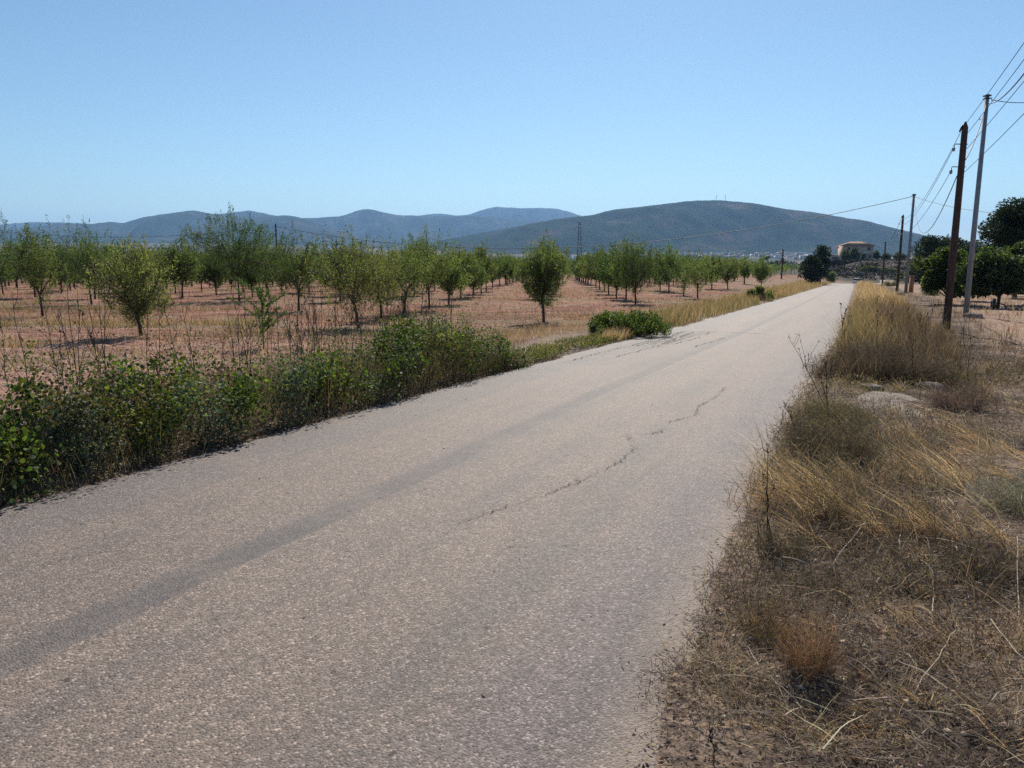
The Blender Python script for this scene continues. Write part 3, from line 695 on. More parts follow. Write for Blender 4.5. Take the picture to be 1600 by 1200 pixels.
# weeds and dry tufts between the orchard rows
cl = Cloud()
for n_, x0_, x1_, yc, sp_, L, c_ in [(13000, -30, -7.5, 24.6, .75, .30, STR[:2]+STR[3:]+OLV[1:3]), (3500, -17, -11, 18.4, .45, .26, STR[:2]+GRY[:1]), (5000, -9, 1, 21.0, 1.6, .22, STR[3:]+OLV+GRY[:2]), (3500, -34, -12, 34, 1.2, .3, STR[1:2]+OLV), (2500, -8, 6, 29, 1.6, .2, STR[3:]+OLV)]:
    x = x0_+(x1_-x0_)*rng.random(n_); y = yc+.02*x+rng.normal(0, 1, n_)*sp_*(.4+fbm(x*.3, x*0, 2, 7)); kp = fbm(x*.45, y*1.1, 3, 71) > .44; x = x[kp]; y = y[kp]; s, t = xy2st(x, y); kp = t < -7.7; x = x[kp]; y = y[kp]; m_ = len(x)
    cl.add(blades(np.stack([x, y, H(x, y)-.01], -1), rng.random(m_)*6.28, np.abs(rng.normal(0, .4, m_)), L*(.4+.8*rng.random(m_)), np.full(m_, .004+.0003*yc), pal(c_, m_, .22), 3, .7))
n_ = 60000
y = 11+62*rng.random(n_)**1.25; x = (-.70+1.15*rng.random(n_))*y
s, t = xy2st(x, y); t = t-tshift(s)
dn = np.maximum(sm(fbm(x*.16, y*.75, 3, 75), .52, .62), .85*np.exp(-((y-24.5-.02*x)/1.3)**2)*(x < -8)*(fbm(x*.6, y, 2, 77) > .35))
dn = np.maximum(dn, .75*np.exp(-((y-18.6)/.7)**2)*(x < -11.3)); dn = np.maximum(dn, .006)
kp = (rng.random(n_) < dn) & (t < -7.6); x = x[kp]; y = y[kp]; P = np.stack([x, y, H(x, y)], -1); m_ = len(x)
cl.add(blades(P, rng.random(m_)*6.28, np.abs(rng.normal(0, .35, m_)), (.10+.16*rng.random(m_))*(1+.25*(y > 20)), .005+.0003*y, pal(STR[:2]+OLV+GRY[:1], m_, .2), 3, .6))
n_ = 10000; s = 1+22*rng.random(n_); t = -7.0-1.6*rng.random(n_); kp = rng.random(n_) < sm(fbm(s*.7, t*.7, 2, 79), .38, .6); P = verge_pt(s[kp], t[kp]); m_ = len(P)
cl.add(blades(P, rng.random(m_)*6.28, np.abs(rng.normal(0, .4, m_)), .12+.25*rng.random(m_), .005+.0*s[kp], pal(STR+GRY, m_, .2), 3, .7))
tag(cl.build('field_grass', M_GRASS), kind='stuff')

# ---- right verge
LEFT = -.52
def edge_in(s, t, w=.35): return sm(t, LEFT-.25, LEFT+w)
slab = lambda s, t: 1-np.exp(-(((s-11.6)/1.5)**2+((t-1.15)/.5)**2)*1.3)
# litter: a loose layer of broken straws and dead leaves with dark gaps
cl = Cloud(); n_ = 330000
s = 1.0+12.5*rng.random(n_)**2.3; t = -.8+(1.15+.75*s+.6)*rng.random(n_); d_ = (.25+.75*sm(fbm(s*3.3, t*3.3, 3, 81), .32, .6))*sm(t+.16*(fbm(s*4, s*0, 3, 83)-.5)*2, -.66, -.45)
kp = rng.random(n_) < d_; s = s[kp]; t = t[kp]; P = verge_pt(s, t); m_ = len(s); P[:, 2] += .045*rng.random(m_)**1.5
cA = pal([(.20, .155, .12), (.12, .09, .07), (.33, .26, .20), (.075, .058, .047), (.2, .145, .11), (.48, .39, .30)], m_, .25, [.25, .2, .2, .15, .1, .1])
tone = (.65+.7*fbm(s*2, t*2, 2, 84))[:, None]
cl.add(blades(P, rng.random(m_)*6.28, 1.1+.55*rng.random(m_), (.014+.045*rng.random(m_)**1.6)*(1+.06*s), .0026+.0004*s, cA*tone, 2, .3))
n_ = 26000; s = 1.0+9*rng.random(n_)**1.8; t = -.55+(.9+.7*s)*rng.random(n_); P = verge_pt(s, t); P[:, 2] += .01+.03*rng.random(n_)
cl.add(leaves(P, unit(n_)*np.array([1, 1, .4]), .012+.018*rng.random(n_), .006+.008*rng.random(n_), pal([(.16, .12, .09), (.09, .07, .055), (.3, .25, .19)], n_, .2)))
# crumbs blown onto the asphalt
n_ = 1900; s = 1.5+26*rng.random(n_); t = -.55-rng.exponential(.09, n_)*(.4+.6*sm(s, 2, 6)); q = n_//5; t[:q] = -5.1+4.5*rng.random(q); q2 = n_//3; t[q:q2] = -5.05+rng.exponential(.12, q2-q); x, y = st2xy(s, t+tshift(s)); z = zroad(s)+.014
cl.add(leaves(np.stack([x, y, z], -1), unit(n_)*np.array([1, 1, .12]), .008+.025*rng.random(n_)**2, .004+.007*rng.random(n_), pal([(.14, .11, .085), (.26, .2, .15), (.09, .07, .055), (.42, .34, .25)], n_, .2)))
tag(cl.build('straw_litter', M_GRASS), kind='stuff')
# low scrubby dry weeds, fine stems and crumbled leaves
cl = Cloud()
def scrub(n_, s0, s1, pw, dfun, hfun, cols, w0=.0022, var=.22):
    s = s0+(s1-s0)*rng.random(n_)**pw; t = -.72+(1.1+.45*np.minimum(s, 14)+.8)*rng.random(n_)
    kp = rng.random(n_) < dfun(s, t); s = s[kp]; t = t[kp]; m_ = len(s); P = verge_pt(s, t); hg = hfun(s, t)
    q = m_//3
    cl.add(blades(P[:q], rng.random(q)*6.28, np.abs(rng.normal(0, .6, q)), hg[:q]*(.6+.9*rng.random(q)), w0+.00033*s[:q], pal(cols, q, var), 4, 1.0))
    P2 = P[q:].copy(); P2[:, 2] += hg[q:]*rng.random(m_-q)**1.2*.95; dv = unit(m_-q)+np.array([0, 0, .5])
    cl.add(leaves(P2, dv, (.02+.045*rng.random(m_-q))*(1+.05*s[q:]), w0*1.05+.0004*s[q:]+0*P2[:, 0], pal(cols, m_-q, var)))
patch = lambda s, t, sd, a, b_: sm(fbm(s*1.15, t*1.3, 3, sd), a, b_)
scrub(120000, 1.6, 21, 1.35, lambda s, t: edge_in(s, t, .2)*slab(s, t)*(.06+.94*patch(s, t, 85, .44, .6))*sm(s, 2.2, 4.6), lambda s, t: .04+.24*patch(s, t, 85, .38, .7)*sm(s, 1.8, 5), GRY[:2]+DK_+OLV[3:])
scrub(60000, 2.2, 16, 1.2, lambda s, t: edge_in(s, t, .2)*slab(s, t)*patch(s, t, 186, .46, .62)*sm(s, 2.5, 5), lambda s, t: .05+.22*patch(s, t, 186, .4, .7), OLV+GRY[:1]+STR[1:2])
# dark weeds crowding the asphalt edge
scrub(60000, 2.7, 9.8, 1.0, lambda s, t: np.exp(-((t+.12)/.42)**2)*(t > -.62-.12*np.sin(s*5))*(.3+.7*patch(s, t, 88, .35, .55)), lambda s, t: (.05+.24*sm(s, 3, 6.5))*(.5+.8*patch(s, t, 88, .35, .7)), GRY[:2]+DK_+OLV[:1])
tag(cl.build('dry_scrub', M_GRASS), kind='stuff')
# straw mats lodged by the wind: strands in locks, every lock with a lean of its own
cl = Cloud()
def mat_(u, v, wx, wy, hd, locks, per, L, cols=None, spread=.5):
    p = gpos(u, v)
    for q in range(locks):
        c = p[:2]+np.array([rng.normal(0, wx), rng.normal(0, wy)]); h_ = hd+rng.normal(0, spread); ln0 = .75+.65*rng.random(); k = int(per*(.4+1.2*rng.random())); LL = L*(.5+.8*rng.random())
        P = np.stack([c[0]+rng.normal(0, .03, k), c[1]+rng.normal(0, .04, k)], -1); s_1, t_1 = xy2st(P[:, 0], P[:, 1]); P = P[t_1 > LEFT+.02]; k = len(P)
        if not k: continue
        P = np.column_stack([P, H(P[:, 0], P[:, 1])])
        cl.add(blades(P, h_+rng.normal(0, .22, k), ln0+rng.normal(0, .16, k), LL*(.4+.8*rng.random(k)), np.full(k, .0028+.0004*p[1])*(.6+.7*rng.random(k)), pal(cols or STR, k, .22)*(.85+.7*rng.random()), 5, .5))
mat_(1310, 790, .30, .22, 2.7, 44, 30, .50); mat_(1440, 840, .28, .16, 2.5, 22, 24, .42); mat_(1240, 800, .12, .12, 2.9, 8, 18, .34)
mat_(1470, 740, .38, .35, 2.3, 36, 26, .42); mat_(1560, 700, .45, .45, 1.8, 40, 26, .42); mat_(1420, 690, .30, .4, 1.9, 14, 20, .34)
mat_(1550, 800, .25, .2, 2.0, 12, 22, .40, [(.3, .27, .2), (.4, .36, .28), (.22, .2, .16)], 1.2); mat_(1520, 620, .7, .9, 1.8, 34, 26, .36, STR+OLV[:2], .9); mat_(1450, 600, .5, .5, 1.6, 12, 24, .34, STR+OLV, .9)
mat_(1590, 880, .15, .25, 1.9, 8, 18, .36, None, 1.0)
mat_(1400, 960, .22, .16, 2.2, 10, 14, .22, None, 1.2); mat_(1540, 1040, .2, .16, 2.4, 10, 16, .28, None, 1.0); mat_(1180, 1120, .10, .12, 2.9, 8, 12, .20, None, 1.2); mat_(1350, 1130, .2, .1, 2.0, 8, 12, .2, None, 1.5)
for q in range(46):
    mat_(1180+420*rng.random(), 900+290*rng.random(), .03, .03, rng.random()*6.28, 1, 16, .12+.12*rng.random(), [STR, GRY[:3]+STR[3:], BRN+STR[3:]][q % 3], 1.5)
mat_(1380, 860, .35, .2, 2.6, 16, 18, .34, BRN+STR[:2], .6); mat_(1290, 740, .25, .3, 2.4, 14, 16, .3, OLV+STR[:2], .9)
n_ = 1500; s = 1.2+9.5*rng.random(n_)**1.3; t = -.3+(.9+.62*s)*rng.random(n_); P = verge_pt(s, t); P[:, 2] += .02+.05*rng.random(n_)
cl.add(blades(P, rng.random(n_)*6.28, .85+.7*rng.random(n_), .05+.34*rng.random(n_)**2, .0028+.00035*s, pal([(.5, .42, .3), (.40, .32, .21), (.6, .52, .4)], n_, .15), 6, 1.0))
n_ = 260; s = 1.3+5*rng.random(n_)**1.3; t = -.35+(.8+.6*s)*rng.random(n_); P = verge_pt(s, t); P[:, 2] += .02+.05*rng.random(n_)
cl.add(blades(P, rng.random(n_)*6.28, 1.0+.5*rng.random(n_), .08+.3*rng.random(n_)**1.5, .0045+.003*rng.random(n_), pal([(.55, .47, .36), (.44, .36, .26), (.62, .55, .45)], n_, .12), 6, .7))
P = np.tile(np.array(gpos(1112, 1030)), (110, 1))+rng.normal(0, .05, (110, 3))*np.array([1, 1.9, .1]); P[:, 2] = H(P[:, 0], P[:, 1])+.01
cl.add(blades(P, 1.3*rng.normal(0, 1, 110)-.9, .8+.7*rng.random(110), .08+.22*rng.random(110), np.full(110, .0032), pal([(.4, .32, .2), (.5, .42, .29), (.28, .22, .14)], 110, .15), 5, .8))
tag(cl.build('straw_mats', M_GRASS), kind='stuff')
# tall grass along the right edge farther up
cl = Cloud()
for n_, a, b_, L, w, cols, p_, t0, tw_ in [(3800, 15.2, 28, .70, .0075, STR[1:2]+OLV[:3]+STR[3:], 1.1, -.35, .9), (8500, 14.5, 32, .58, .0075, STR[3:]+GRY[:2]+DK_+DK_[:2]+BRN+OLV[:1], 1.1, .1, 1.6), (3200, 20, 50, .66, .012, STR[1:2]+OLV[:1]+STR[3:], 1.2, -.45, 1.0), (4500, 20, 50, .6, .011, GRY[:2]+BRN+STR[3:]+OLV[:1], 1.2, .4, 1.7), (7000, 45, 178, .7, .028, STR[:3], 1.2, -.3, 2.6),
                                        (13000, 12.8, 19, .5, .0065, GRY[:2]+DK_+OLV[3:]+BRN[:1], 1.0, -.3, 2.0), (3000, 9, 16, .24, .005, STR[3:]+OLV+BRN, 1.0, 2.4, 2.6), (1800, 14, 40, .3, .011, STR[3:]+GRY+BRN, 1.2, 1.6, 2.2), (4200, 24, 80, .3, .02, STR[1:2]+GRY[:1]+BRN, 1.2, 3.0, 9.0)]:
    s = s_(n_, a, b_, p_); t = t0+rng.random(n_)*tw_; kp = rng.random(n_) < sm(fbm(s*1.1, t*1.6, 3, 90), .34, .56); s = s[kp]; t = t[kp]; P = verge_pt(s, t); m_ = len(s)
    cl.add(blades(P, rng.random(m_)*6.28, np.abs(rng.normal(0, .24, m_)), L*(.35+.9*rng.random(m_))*(.6+.75*fbm(s*1.7, t*2.3, 2, 95)), w*(.6+.8*rng.random(m_)), pal(cols, m_, .2), 4, .6))
tag(cl.build('roadside_grass', M_GRASS), kind='stuff')
# individual tufts and shrubs
def twiggy(name, label, cat, u, v, w, h, n_, cols, bw=.004, lean=.5, curve=.5, group=None, green=0):
    p = gpos(u, v); root = thing(name, label, cat, on_ground(p[0], p[1]), 0, group); cl = Cloud()
    a = rng.random(n_)*6.28; r_ = np.sqrt(rng.random(n_))*w*.28; P = np.stack([np.cos(a)*r_, np.sin(a)*r_, np.zeros(n_)-.02], -1)
    q0 = n_//3; a2 = a[:q0]; r2 = r_[:q0]
    cl.add(blades(P[:q0], a2+rng.normal(0, .9, q0), np.abs(rng.normal(0, lean, q0))*(.3+r2/(w*.28)), h*(.3+.85*rng.random(q0)), np.full(q0, bw*.8), pal(cols, q0, .25), 4, curve+.4))
    ncl = 30; ca = rng.random(ncl)*6.28; cr_ = np.sqrt(rng.random(ncl))*w*.5; cz = h*(.15+.75*rng.random(ncl))*np.sqrt(np.maximum(1-(cr_/(w*.54))**2, .05))
    k = int(n_*2.2); j_ = rng.integers(ncl, size=k); P = np.stack([np.cos(ca[j_])*cr_[j_], np.sin(ca[j_])*cr_[j_], cz[j_]], -1)+unit(k)*(rng.random((k, 1))**.6)*h*.26*np.array([w/h*.75, w/h*.75, 1]); P[:, 2] = np.maximum(P[:, 2], .005)
    q = unit(k)+np.array([0, 0, .4])
    cl.add(leaves(P, q, h*(.05+.12*rng.random(k)), bw*(.6+.6*rng.random(k)), pal(cols, k, .3)*(.7+.6*rng.random(ncl)[j_])[:, None]))
    cl.build('stems', M_GRASS, root); return root
DK = [(.075, .06, .05), (.11, .085, .07), (.055, .05, .04), (.13, .11, .085)]
twiggy('orange_grass_tuft', 'rusty orange tuft of dry grass in the foreground right of asphalt', 'grass tuft', 1262, 1052, .24, .25, 1000, [(.24, .14, .08), (.17, .105, .065), (.3, .2, .12), (.13, .09, .065)], .0022, .3, -.1)
twiggy('brown_grass_tuft', 'brownish tuft of dry grass just left behind the rusty orange one', 'grass tuft', 1195, 990, .3, .2, 900, [(.2, .14, .075), (.14, .1, .06), (.09, .075, .05)], .0024, .5)
twiggy('dark_dry_shrub', 'dark twiggy shrub at the asphalt edge in front of stone slab', 'shrub', 1302, 722, .85, .50, 3600, DK+OLV[:1], .0035, .55)
twiggy('olive_dry_shrub', 'olive brown bushy weed leaning over asphalt left of the stone slab', 'shrub', 1300, 672, .7, .42, 2600, OLV+DK[:2], .0035, .6)
twiggy('dark_dry_shrub', 'big blackish shrub behind the ditch at foot of straw grass', 'shrub', 1375, 590, 1.9, .62, 7000, DK, .006, .4)
twiggy('dark_dry_shrub', 'grey-green twiggy shrub right of the blackish one behind the stone slab', 'shrub', 1455, 583, 1.5, .5, 5000, DK+OLV[1:], .006, .5)
twiggy('purple_dry_shrub', 'purplish brown low shrub to the right of round stone', 'shrub', 1500, 640, .8, .32, 2600, [(.12, .085, .085), (.09, .065, .065), (.16, .12, .11)], .004, .7)
twiggy('dark_dry_shrub', 'low dark weed cushion at the asphalt edge below the tall bare stalk', 'shrub', 1222, 868, .34, .16, 1400, DK+OLV[:1], .0028, .7)
twiggy('grey_dry_shrub', 'ashy grey-green weed cushion cut by the right edge of photo', 'shrub', 1592, 800, .5, .28, 2200, [(.2, .21, .18), (.15, .16, .13), (.26, .26, .22)], .003, .8)
twiggy('dark_dry_shrub', 'dusky weed at right by the pale straw mats', 'shrub', 1530, 900, .35, .15, 1300, DK, .0026, .8)
def rstalk(lab, u, v, h, br, m_, lean, **k):
    p = gpos(u, v); return stalk(lab, on_ground(p[0], p[1]), h, br, m_, True, lean, **k)
rstalk('tallest bare stalk with starry tip standing alone at asphalt edge', 1212, 855, .62, 2, M_STALKD, (-.09, .02), rad=.0048, spread=.3)
rstalk('shorter dark stalk beside the tallest one at the asphalt edge', 1204, 850, .38, 5, M_STALKD, (-.05, .05), rad=.0045, spread=.5)
rstalk('thin stalk leaning left over the asphalt, lowest of the three at its edge', 1190, 858, .25, 2, M_STALKD, (-.2, .05), rad=.0035)
rstalk('branched seed stalk leaning far over asphalt left of the olive weed', 1300, 655, .95, 9, M_STALKD, (-.55, .1), rad=.005, spread=.6)
rstalk('upright branched seed stalk above the olive weed', 1292, 668, .72, 12, M_STALKD, (-.05, .1), rad=.005, spread=.6)
rstalk('low seed stalk bending over the asphalt below the olive weed', 1262, 715, .5, 8, M_STALKD, (-.35, .1), rad=.0045, spread=.6)
rstalk('dark thistle stalk at the tip of straw grass leaning over road', 1322, 560, 1.1, 9, M_STALKD, (-.12, .1), rad=.008, spread=.5)
rstalk('broken dark stubble stalk at the bottom edge beside asphalt', 1118, 1185, .16, 2, M_STALKD, (-.15, .1), rad=.004)
G2 = 'dark stalks above the roadside grass on the right'
for k in range(16):
    s = 12.5+14*rng.random(); t = -.1+3*rng.random(); b_ = verge_pt(np.array(s), np.array(t))
    stalk('dark thin weed stalk rising out of the tall roadside grass on the right', tuple(map(float, b_)), .75+.35*rng.random(), 6, M_STALKD, True, rng.normal(0, .08, 2), G2, .5, rad=.006)
def lying(label, pts, r_):
    P = []
    for (u, v, h) in pts:
        g = gpos(u, v); P.append((g[0], g[1], float(H(g[0], g[1]))+h))
    P = np.array(P); q = np.linspace(0, 1, 9); k = np.linspace(0, 1, len(P)); P = np.stack([np.interp(q, k, P[:, c]) for c in range(3)], 1)+rng.normal(0, .003, (9, 3))
    mb = MB(); mb.tube(P, np.linspace(r_, r_*.5, 9), 5); tag(mb.build('dry_stick', M_STALKL, None, True), label, 'dry stick')
lying('pale curved straw stick lying across the mown litter at lower right', [(1422, 1090, .01), (1465, 1040, .05), (1490, 1000, .06)], .0035)
lying('long pale stem arching in from right edge over the litter', [(1600, 1062, .06), (1545, 1000, .1), (1490, 975, .05)], .0035)
lying('pale stick slanting across the straw mat above the rusty tuft', [(1292, 895, .02), (1330, 860, .06), (1385, 795, .12)], .004)
lying('thick whitish stick lying at the foot of yellow straw', [(1382, 712, .05), (1405, 732, .03), (1430, 755, .03)], .006)
lying('bent pale stem hanging down near the right edge', [(1592, 1010, .02), (1588, 950, .08), (1585, 880, .12)], .0035)

# stones
def stone(name, label, p, d, seed, cat='stone', rz=0.0):
    r2 = np.random.default_rng(seed); nu, nv = 28, 14; V = []
    for a in range(nv+1):
        th = math.pi*a/nv
        for b_ in range(nu):
            ph = 2*math.pi*b_/nu; dd = np.array([math.sin(th)*math.cos(ph), math.sin(th)*math.sin(ph), math.cos(th)])
            pw = (np.abs(dd)**3.2).sum()**(-1/3.2)
            V.append(dd*pw*(1+.10*(float(fbm(dd[0]*2+seed, dd[1]*2+dd[2]*2, 3, seed))-.5)*2)*np.array(d)*.5)
    V = np.array(V); Q = [[a*nu+b_, (a+1)*nu+b_, (a+1)*nu+(b_+1) % nu, a*nu+(b_+1) % nu] for a in range(nv) for b_ in range(nu)]
    o = mesh_obj(name, V, np.array(Q), M_STONE, smooth=True); o.location = p; o.rotation_euler = (.05, .04, rz); return tag(o, label, cat)
g = gpos(1400, 640); stone('stone_slab', 'flat pale stone slab covered with thin soil beside the ditch', (g[0], g[1], g[2]-.02), (.8, 2.3, .12), 3, 'stone slab', -.35)
g = gpos(1452, 600); stone('stone', 'rounded pale stone standing at far right corner of the slab', (g[0], g[1], g[2]+.05), (.42, .35, .24), 5)
g = gpos(1362, 604); stone('stone', 'small flat pale stone at the left corner of slab', (g[0], g[1], g[2]+.03), (.3, .25, .1), 8)
g = gpos(1520, 497); stone('stone', 'pale boulder at the foot of the grey metal pole', (g[0], g[1], g[2]+.05), (.7, .5, .35), 9)
# pebbles and clods as ground cover
def pebbles(name, X, Y, size, cols, mat):
    n_ = len(X); Z = H(X, Y); base = np.array([[1, 0, 0], [0, 1, 0], [-1, 0, 0], [0, -1, 0], [0, 0, .7], [0, 0, -.4]], float)
    a = rng.random(n_)*6.28; V = base[None]*size[:, None, None]*(1+.35*rng.normal(size=(n_, 6, 1)))
    x = V[..., 0]*np.cos(a)[:, None]-V[..., 1]*np.sin(a)[:, None]; y = V[..., 0]*np.sin(a)[:, None]+V[..., 1]*np.cos(a)[:, None]
    V = np.stack([x+X[:, None], y+Y[:, None], V[..., 2]+Z[:, None]+size[:, None]*.15], -1).reshape(-1, 3)
    T = np.array([[0, 1, 4], [1, 2, 4], [2, 3, 4], [3, 0, 4], [1, 0, 5], [2, 1, 5], [3, 2, 5], [0, 3, 5]])
    F = (np.arange(n_)[:, None, None]*6+T[None]).reshape(-1, 3)
    return tag(mesh_obj(name, V, F, mat, tint=np.clip(np.repeat(pal(cols, n_, .2), 6, 0), 0, 1)), kind='stuff')
M_PEB = tint_mat('pebble', 0, .95, .1)
n_ = 26000; y = 8+50*rng.random(n_)**1.3; x = (-.72+1.2*rng.random(n_))*y; s, t = xy2st(x, y); kp = (t-tshift(s) < -7.2); x = x[kp]; y = y[kp]
pebbles('clods', x, y, .008+.028*rng.random(len(x))**3+.0002*y, [(.34, .18, .12), (.28, .13, .085), (.4, .26, .19), (.46, .36, .3)], M_PEB)
n_ = 9000; s = 1.2+22*rng.random(n_)**1.3; t = np.where(rng.random(n_) < .45, -5.2-.35*rng.random(n_), np.where(s > 9, 4+5*rng.random(n_), -.5+(.7*s)*rng.random(n_))); x, y = st2xy(s, t+tshift(s))
pebbles('gravel', x, y, .004+.014*rng.random(n_)**3+.0005*s, [(.3, .24, .19), (.4, .33, .27), (.22, .16, .12), (.55, .48, .4)], M_PEB)

# ------------------------------------------------------------------ poles and cables
def xypix(u, D): g = gpos(u, 400, D); return g[0], g[1]
def wood_pole(label, u, D, h, brackets=True, r0=.11, r1=.082, group='wooden utility poles along the right roadside', tilt=0):
    x, y = xypix(u, D); z = float(H(x, y)); root = thing('wooden_utility_pole', label, 'utility pole', (x, y, z), 0, group)
    mb = MB(); mb.tube([(0, 0, -.3), (0, 0, h*.5), (0, 0, h-.16), (0, 0, h)], [r0, (r0+r1)/2, r1, .02], 12); mb.build('shaft', M_WOOD, root, False)
    if brackets:
        for dz, ln in ((.62, .26), (1.25, .28)):
            mb = MB(); mb.tube([(.12, 0, h-dz), (-ln, -.02, h-dz), (-ln-.02, -.02, h-dz-.09)], .014, 6); mb.build('bracket', M_DARK, root)
            mb = MB(); mb.tube([(-ln-.02, -.02, h-dz-.08), (-ln-.02, -.02, h-dz-.12), (-ln-.02, -.02, h-dz-.2)], [.02, .045, .035], 8); mb.build('insulator', M_CERAM, root, True)
        mb = MB(); mb.tube([(-r1, 0, h-.1), (-r1-.06, 0, h-.28)], .025, 6); mb.build('clamp', M_DARK, root)
    return root, np.array([x, y, z])
def metal_pole(label, u, D, h, r0=.11, group='grey metal utility poles along the right roadside'):
    x, y = xypix(u, D); z = float(H(x, y)); root = thing('metal_utility_pole', label, 'utility pole', (x, y, z), 0, group)
    mb = MB(); mb.tube([(0, 0, -.3), (0, 0, h)], [r0, r0*.72], 12); mb.build('shaft', M_METAL, root, True)
    mb = MB(); mb.box((0, 0, h-.05), (r0*2.0, r0*2.0, .05)); mb.build('cap', M_DARK, root)
    mb = MB(); mb.tube([(0, 0, h-.16), (.18, 0, h-.12), (.2, 0, h-.24)], .014, 6); mb.box((0, 0, h-.16), (r0*1.9, r0*1.9, .04)); mb.build('bracket', M_DARK, root)
    mb = MB(); mb.tube([(-.1, 0, h-.95), (-.22, 0, h-.95), (-.22, 0, h-.8)], .013, 6); mb.build('hook', M_DARK, root)
    return root, np.array([x, y, z])
def height_for(u, v, D):            # height above ground of the point seen at v
    g = gpos(u, v, D); return g[2]-float(H(g[0], g[1]))
w1, b1 = wood_pole('nearest reddish brown wooden utility pole with pointed top', 1489, 23, height_for(1512, 190, 23))
h1 = height_for(1512, 190, 23)
m1, c1 = metal_pole('tall thin grey metal pole just behind the nearest wooden pole', 1518, 32, height_for(1549, 147, 32)); hm1 = height_for(1549, 147, 32)
w2, b2 = wood_pole('second wooden utility pole, slimmer and left of the distant metal pole', 1406, 64, height_for(1412, 335, 64)); h2 = height_for(1412, 335, 64)
m2, c2 = metal_pole('distant grey metal pole from which cables fan out both ways', 1420, 75, height_for(1428, 303, 75), .15); hm2 = height_for(1428, 303, 75)
w3, b3 = wood_pole('short dark wooden pole in front of the terraces right of house', 1382, 107, height_for(1388, 377, 107)); h3 = height_for(1388, 377, 107)
b0 = b1*2-b2
w5, b5 = wood_pole('lone pole far out in the orchard left of the middle', 433, 92, height_for(433, 349, 92), False, group='', r0=.11, r1=.09); h5 = height_for(433, 349, 92)
w6, b6 = wood_pole('thin far pole at the right end of orchard below big hill', 1223, 165, height_for(1223, 388, 165), False, group='', r0=.16, r1=.14)
for o in (w5, w6):
    if 'group' in o: del o['group']
w7, b7 = wood_pole('dark wooden post with white top beside the road past the crest', 1382, 118, height_for(1382, 425, 118), False, group='', r0=.09, r1=.08)
if 'group' in w7: del w7['group']
mb = MB(); mb.tube([(0, 0, height_for(1382, 425, 118)-.35), (0, 0, height_for(1382, 425, 118)-.02)], .1, 10); mb.build('white_band', plain('white_paint', (.75, .75, .72)), w7)
def cable(label, A, B, sag, r_=.011, group=None, n_=28):
    A = np.array(A, float); B = np.array(B, float); f = np.linspace(0, 1, n_)[:, None]; P = A+(B-A)*f; P[:, 2] -= (4*sag*f*(1-f))[:, 0]
    mb = MB(); mb.tube(P, r_, 5); tag(mb.build('overhead_cable', M_CABLE, None, True), label, 'cable', group)
up = lambda b_, h: b_+np.array([0, 0, h])
G3 = 'thin bare wires between the wooden poles'
for dz, dx in ((.3, -.12), (.75, -.28), (1.4, -.3)):
    cable('thin wire hanging between the first and second wooden poles', up(b1, h1-dz)+[dx, 0, 0], up(b2, h2-dz)+[dx, 0, 0], .75, .008, G3)
    cable('thin wire between the second and third wooden poles', up(b2, h2-dz)+[dx, 0, 0], up(b3, h3-dz)+[dx, 0, 0], .6, .010, 'thin wires beyond the second wooden pole')
for dz in (.08, .3, .75, 1.4):
    cable('thin wire climbing from nearest wooden pole out of the picture at top right', up(b1, h1-dz)+[.1 if dz > .2 else 0, 0, 0], up(b0, h1+.25-dz*.8)+[.1, 0, 0], .35, .007, 'thin wires leaving the nearest wooden pole to the right')
pA = gpos(1500, 267, 23); pB = gpos(1514, 240, 23)
cable('black cable in a deep loop from the nearest wooden pole to distant metal pole', up(b1, h1-1.5)+[-.1, 0, 0], up(c2, hm2-.3)+[.1, 0, 0], 2.4, .014)
cable('thick black cable from nearest wooden pole up to the top of tall grey pole', up(b1, h1-1.05)+[.1, 0, 0], up(c1, hm1-.35), .25, .016)
e_ = gpos(1660, 30, 12.0); cable('thickest black cable running from tall grey pole out over the top right corner', up(c1, hm1-.35)+[.1, 0, 0], (e_[0], e_[1], e_[2]), .3, .016)
e_ = gpos(1700, 135, 30.0); cable('black cable sagging from the top of tall grey pole to the right', up(c1, hm1-.2)+[.2, 0, 0], (e_[0], e_[1], e_[2]), .3, .014)
cable('long cable sweeping from the distant metal pole across the hill to the orchard pole', up(c2, hm2-.2), up(b5, h5-.35), 3.6, .028, n_=60)
e_ = gpos(-60, 352, 120); cable('cable running from the orchard pole out at left in front of the hills', up(b5, h5-.35), (e_[0], e_[1], e_[2]), 1.5, .022)
e_ = gpos(1600, 335, 60); cable('cable from the distant metal pole passing behind the poles to the big pine', up(c2, hm2-.3)+[.2, 0, 0], (e_[0], e_[1], e_[2]), .35, .018)

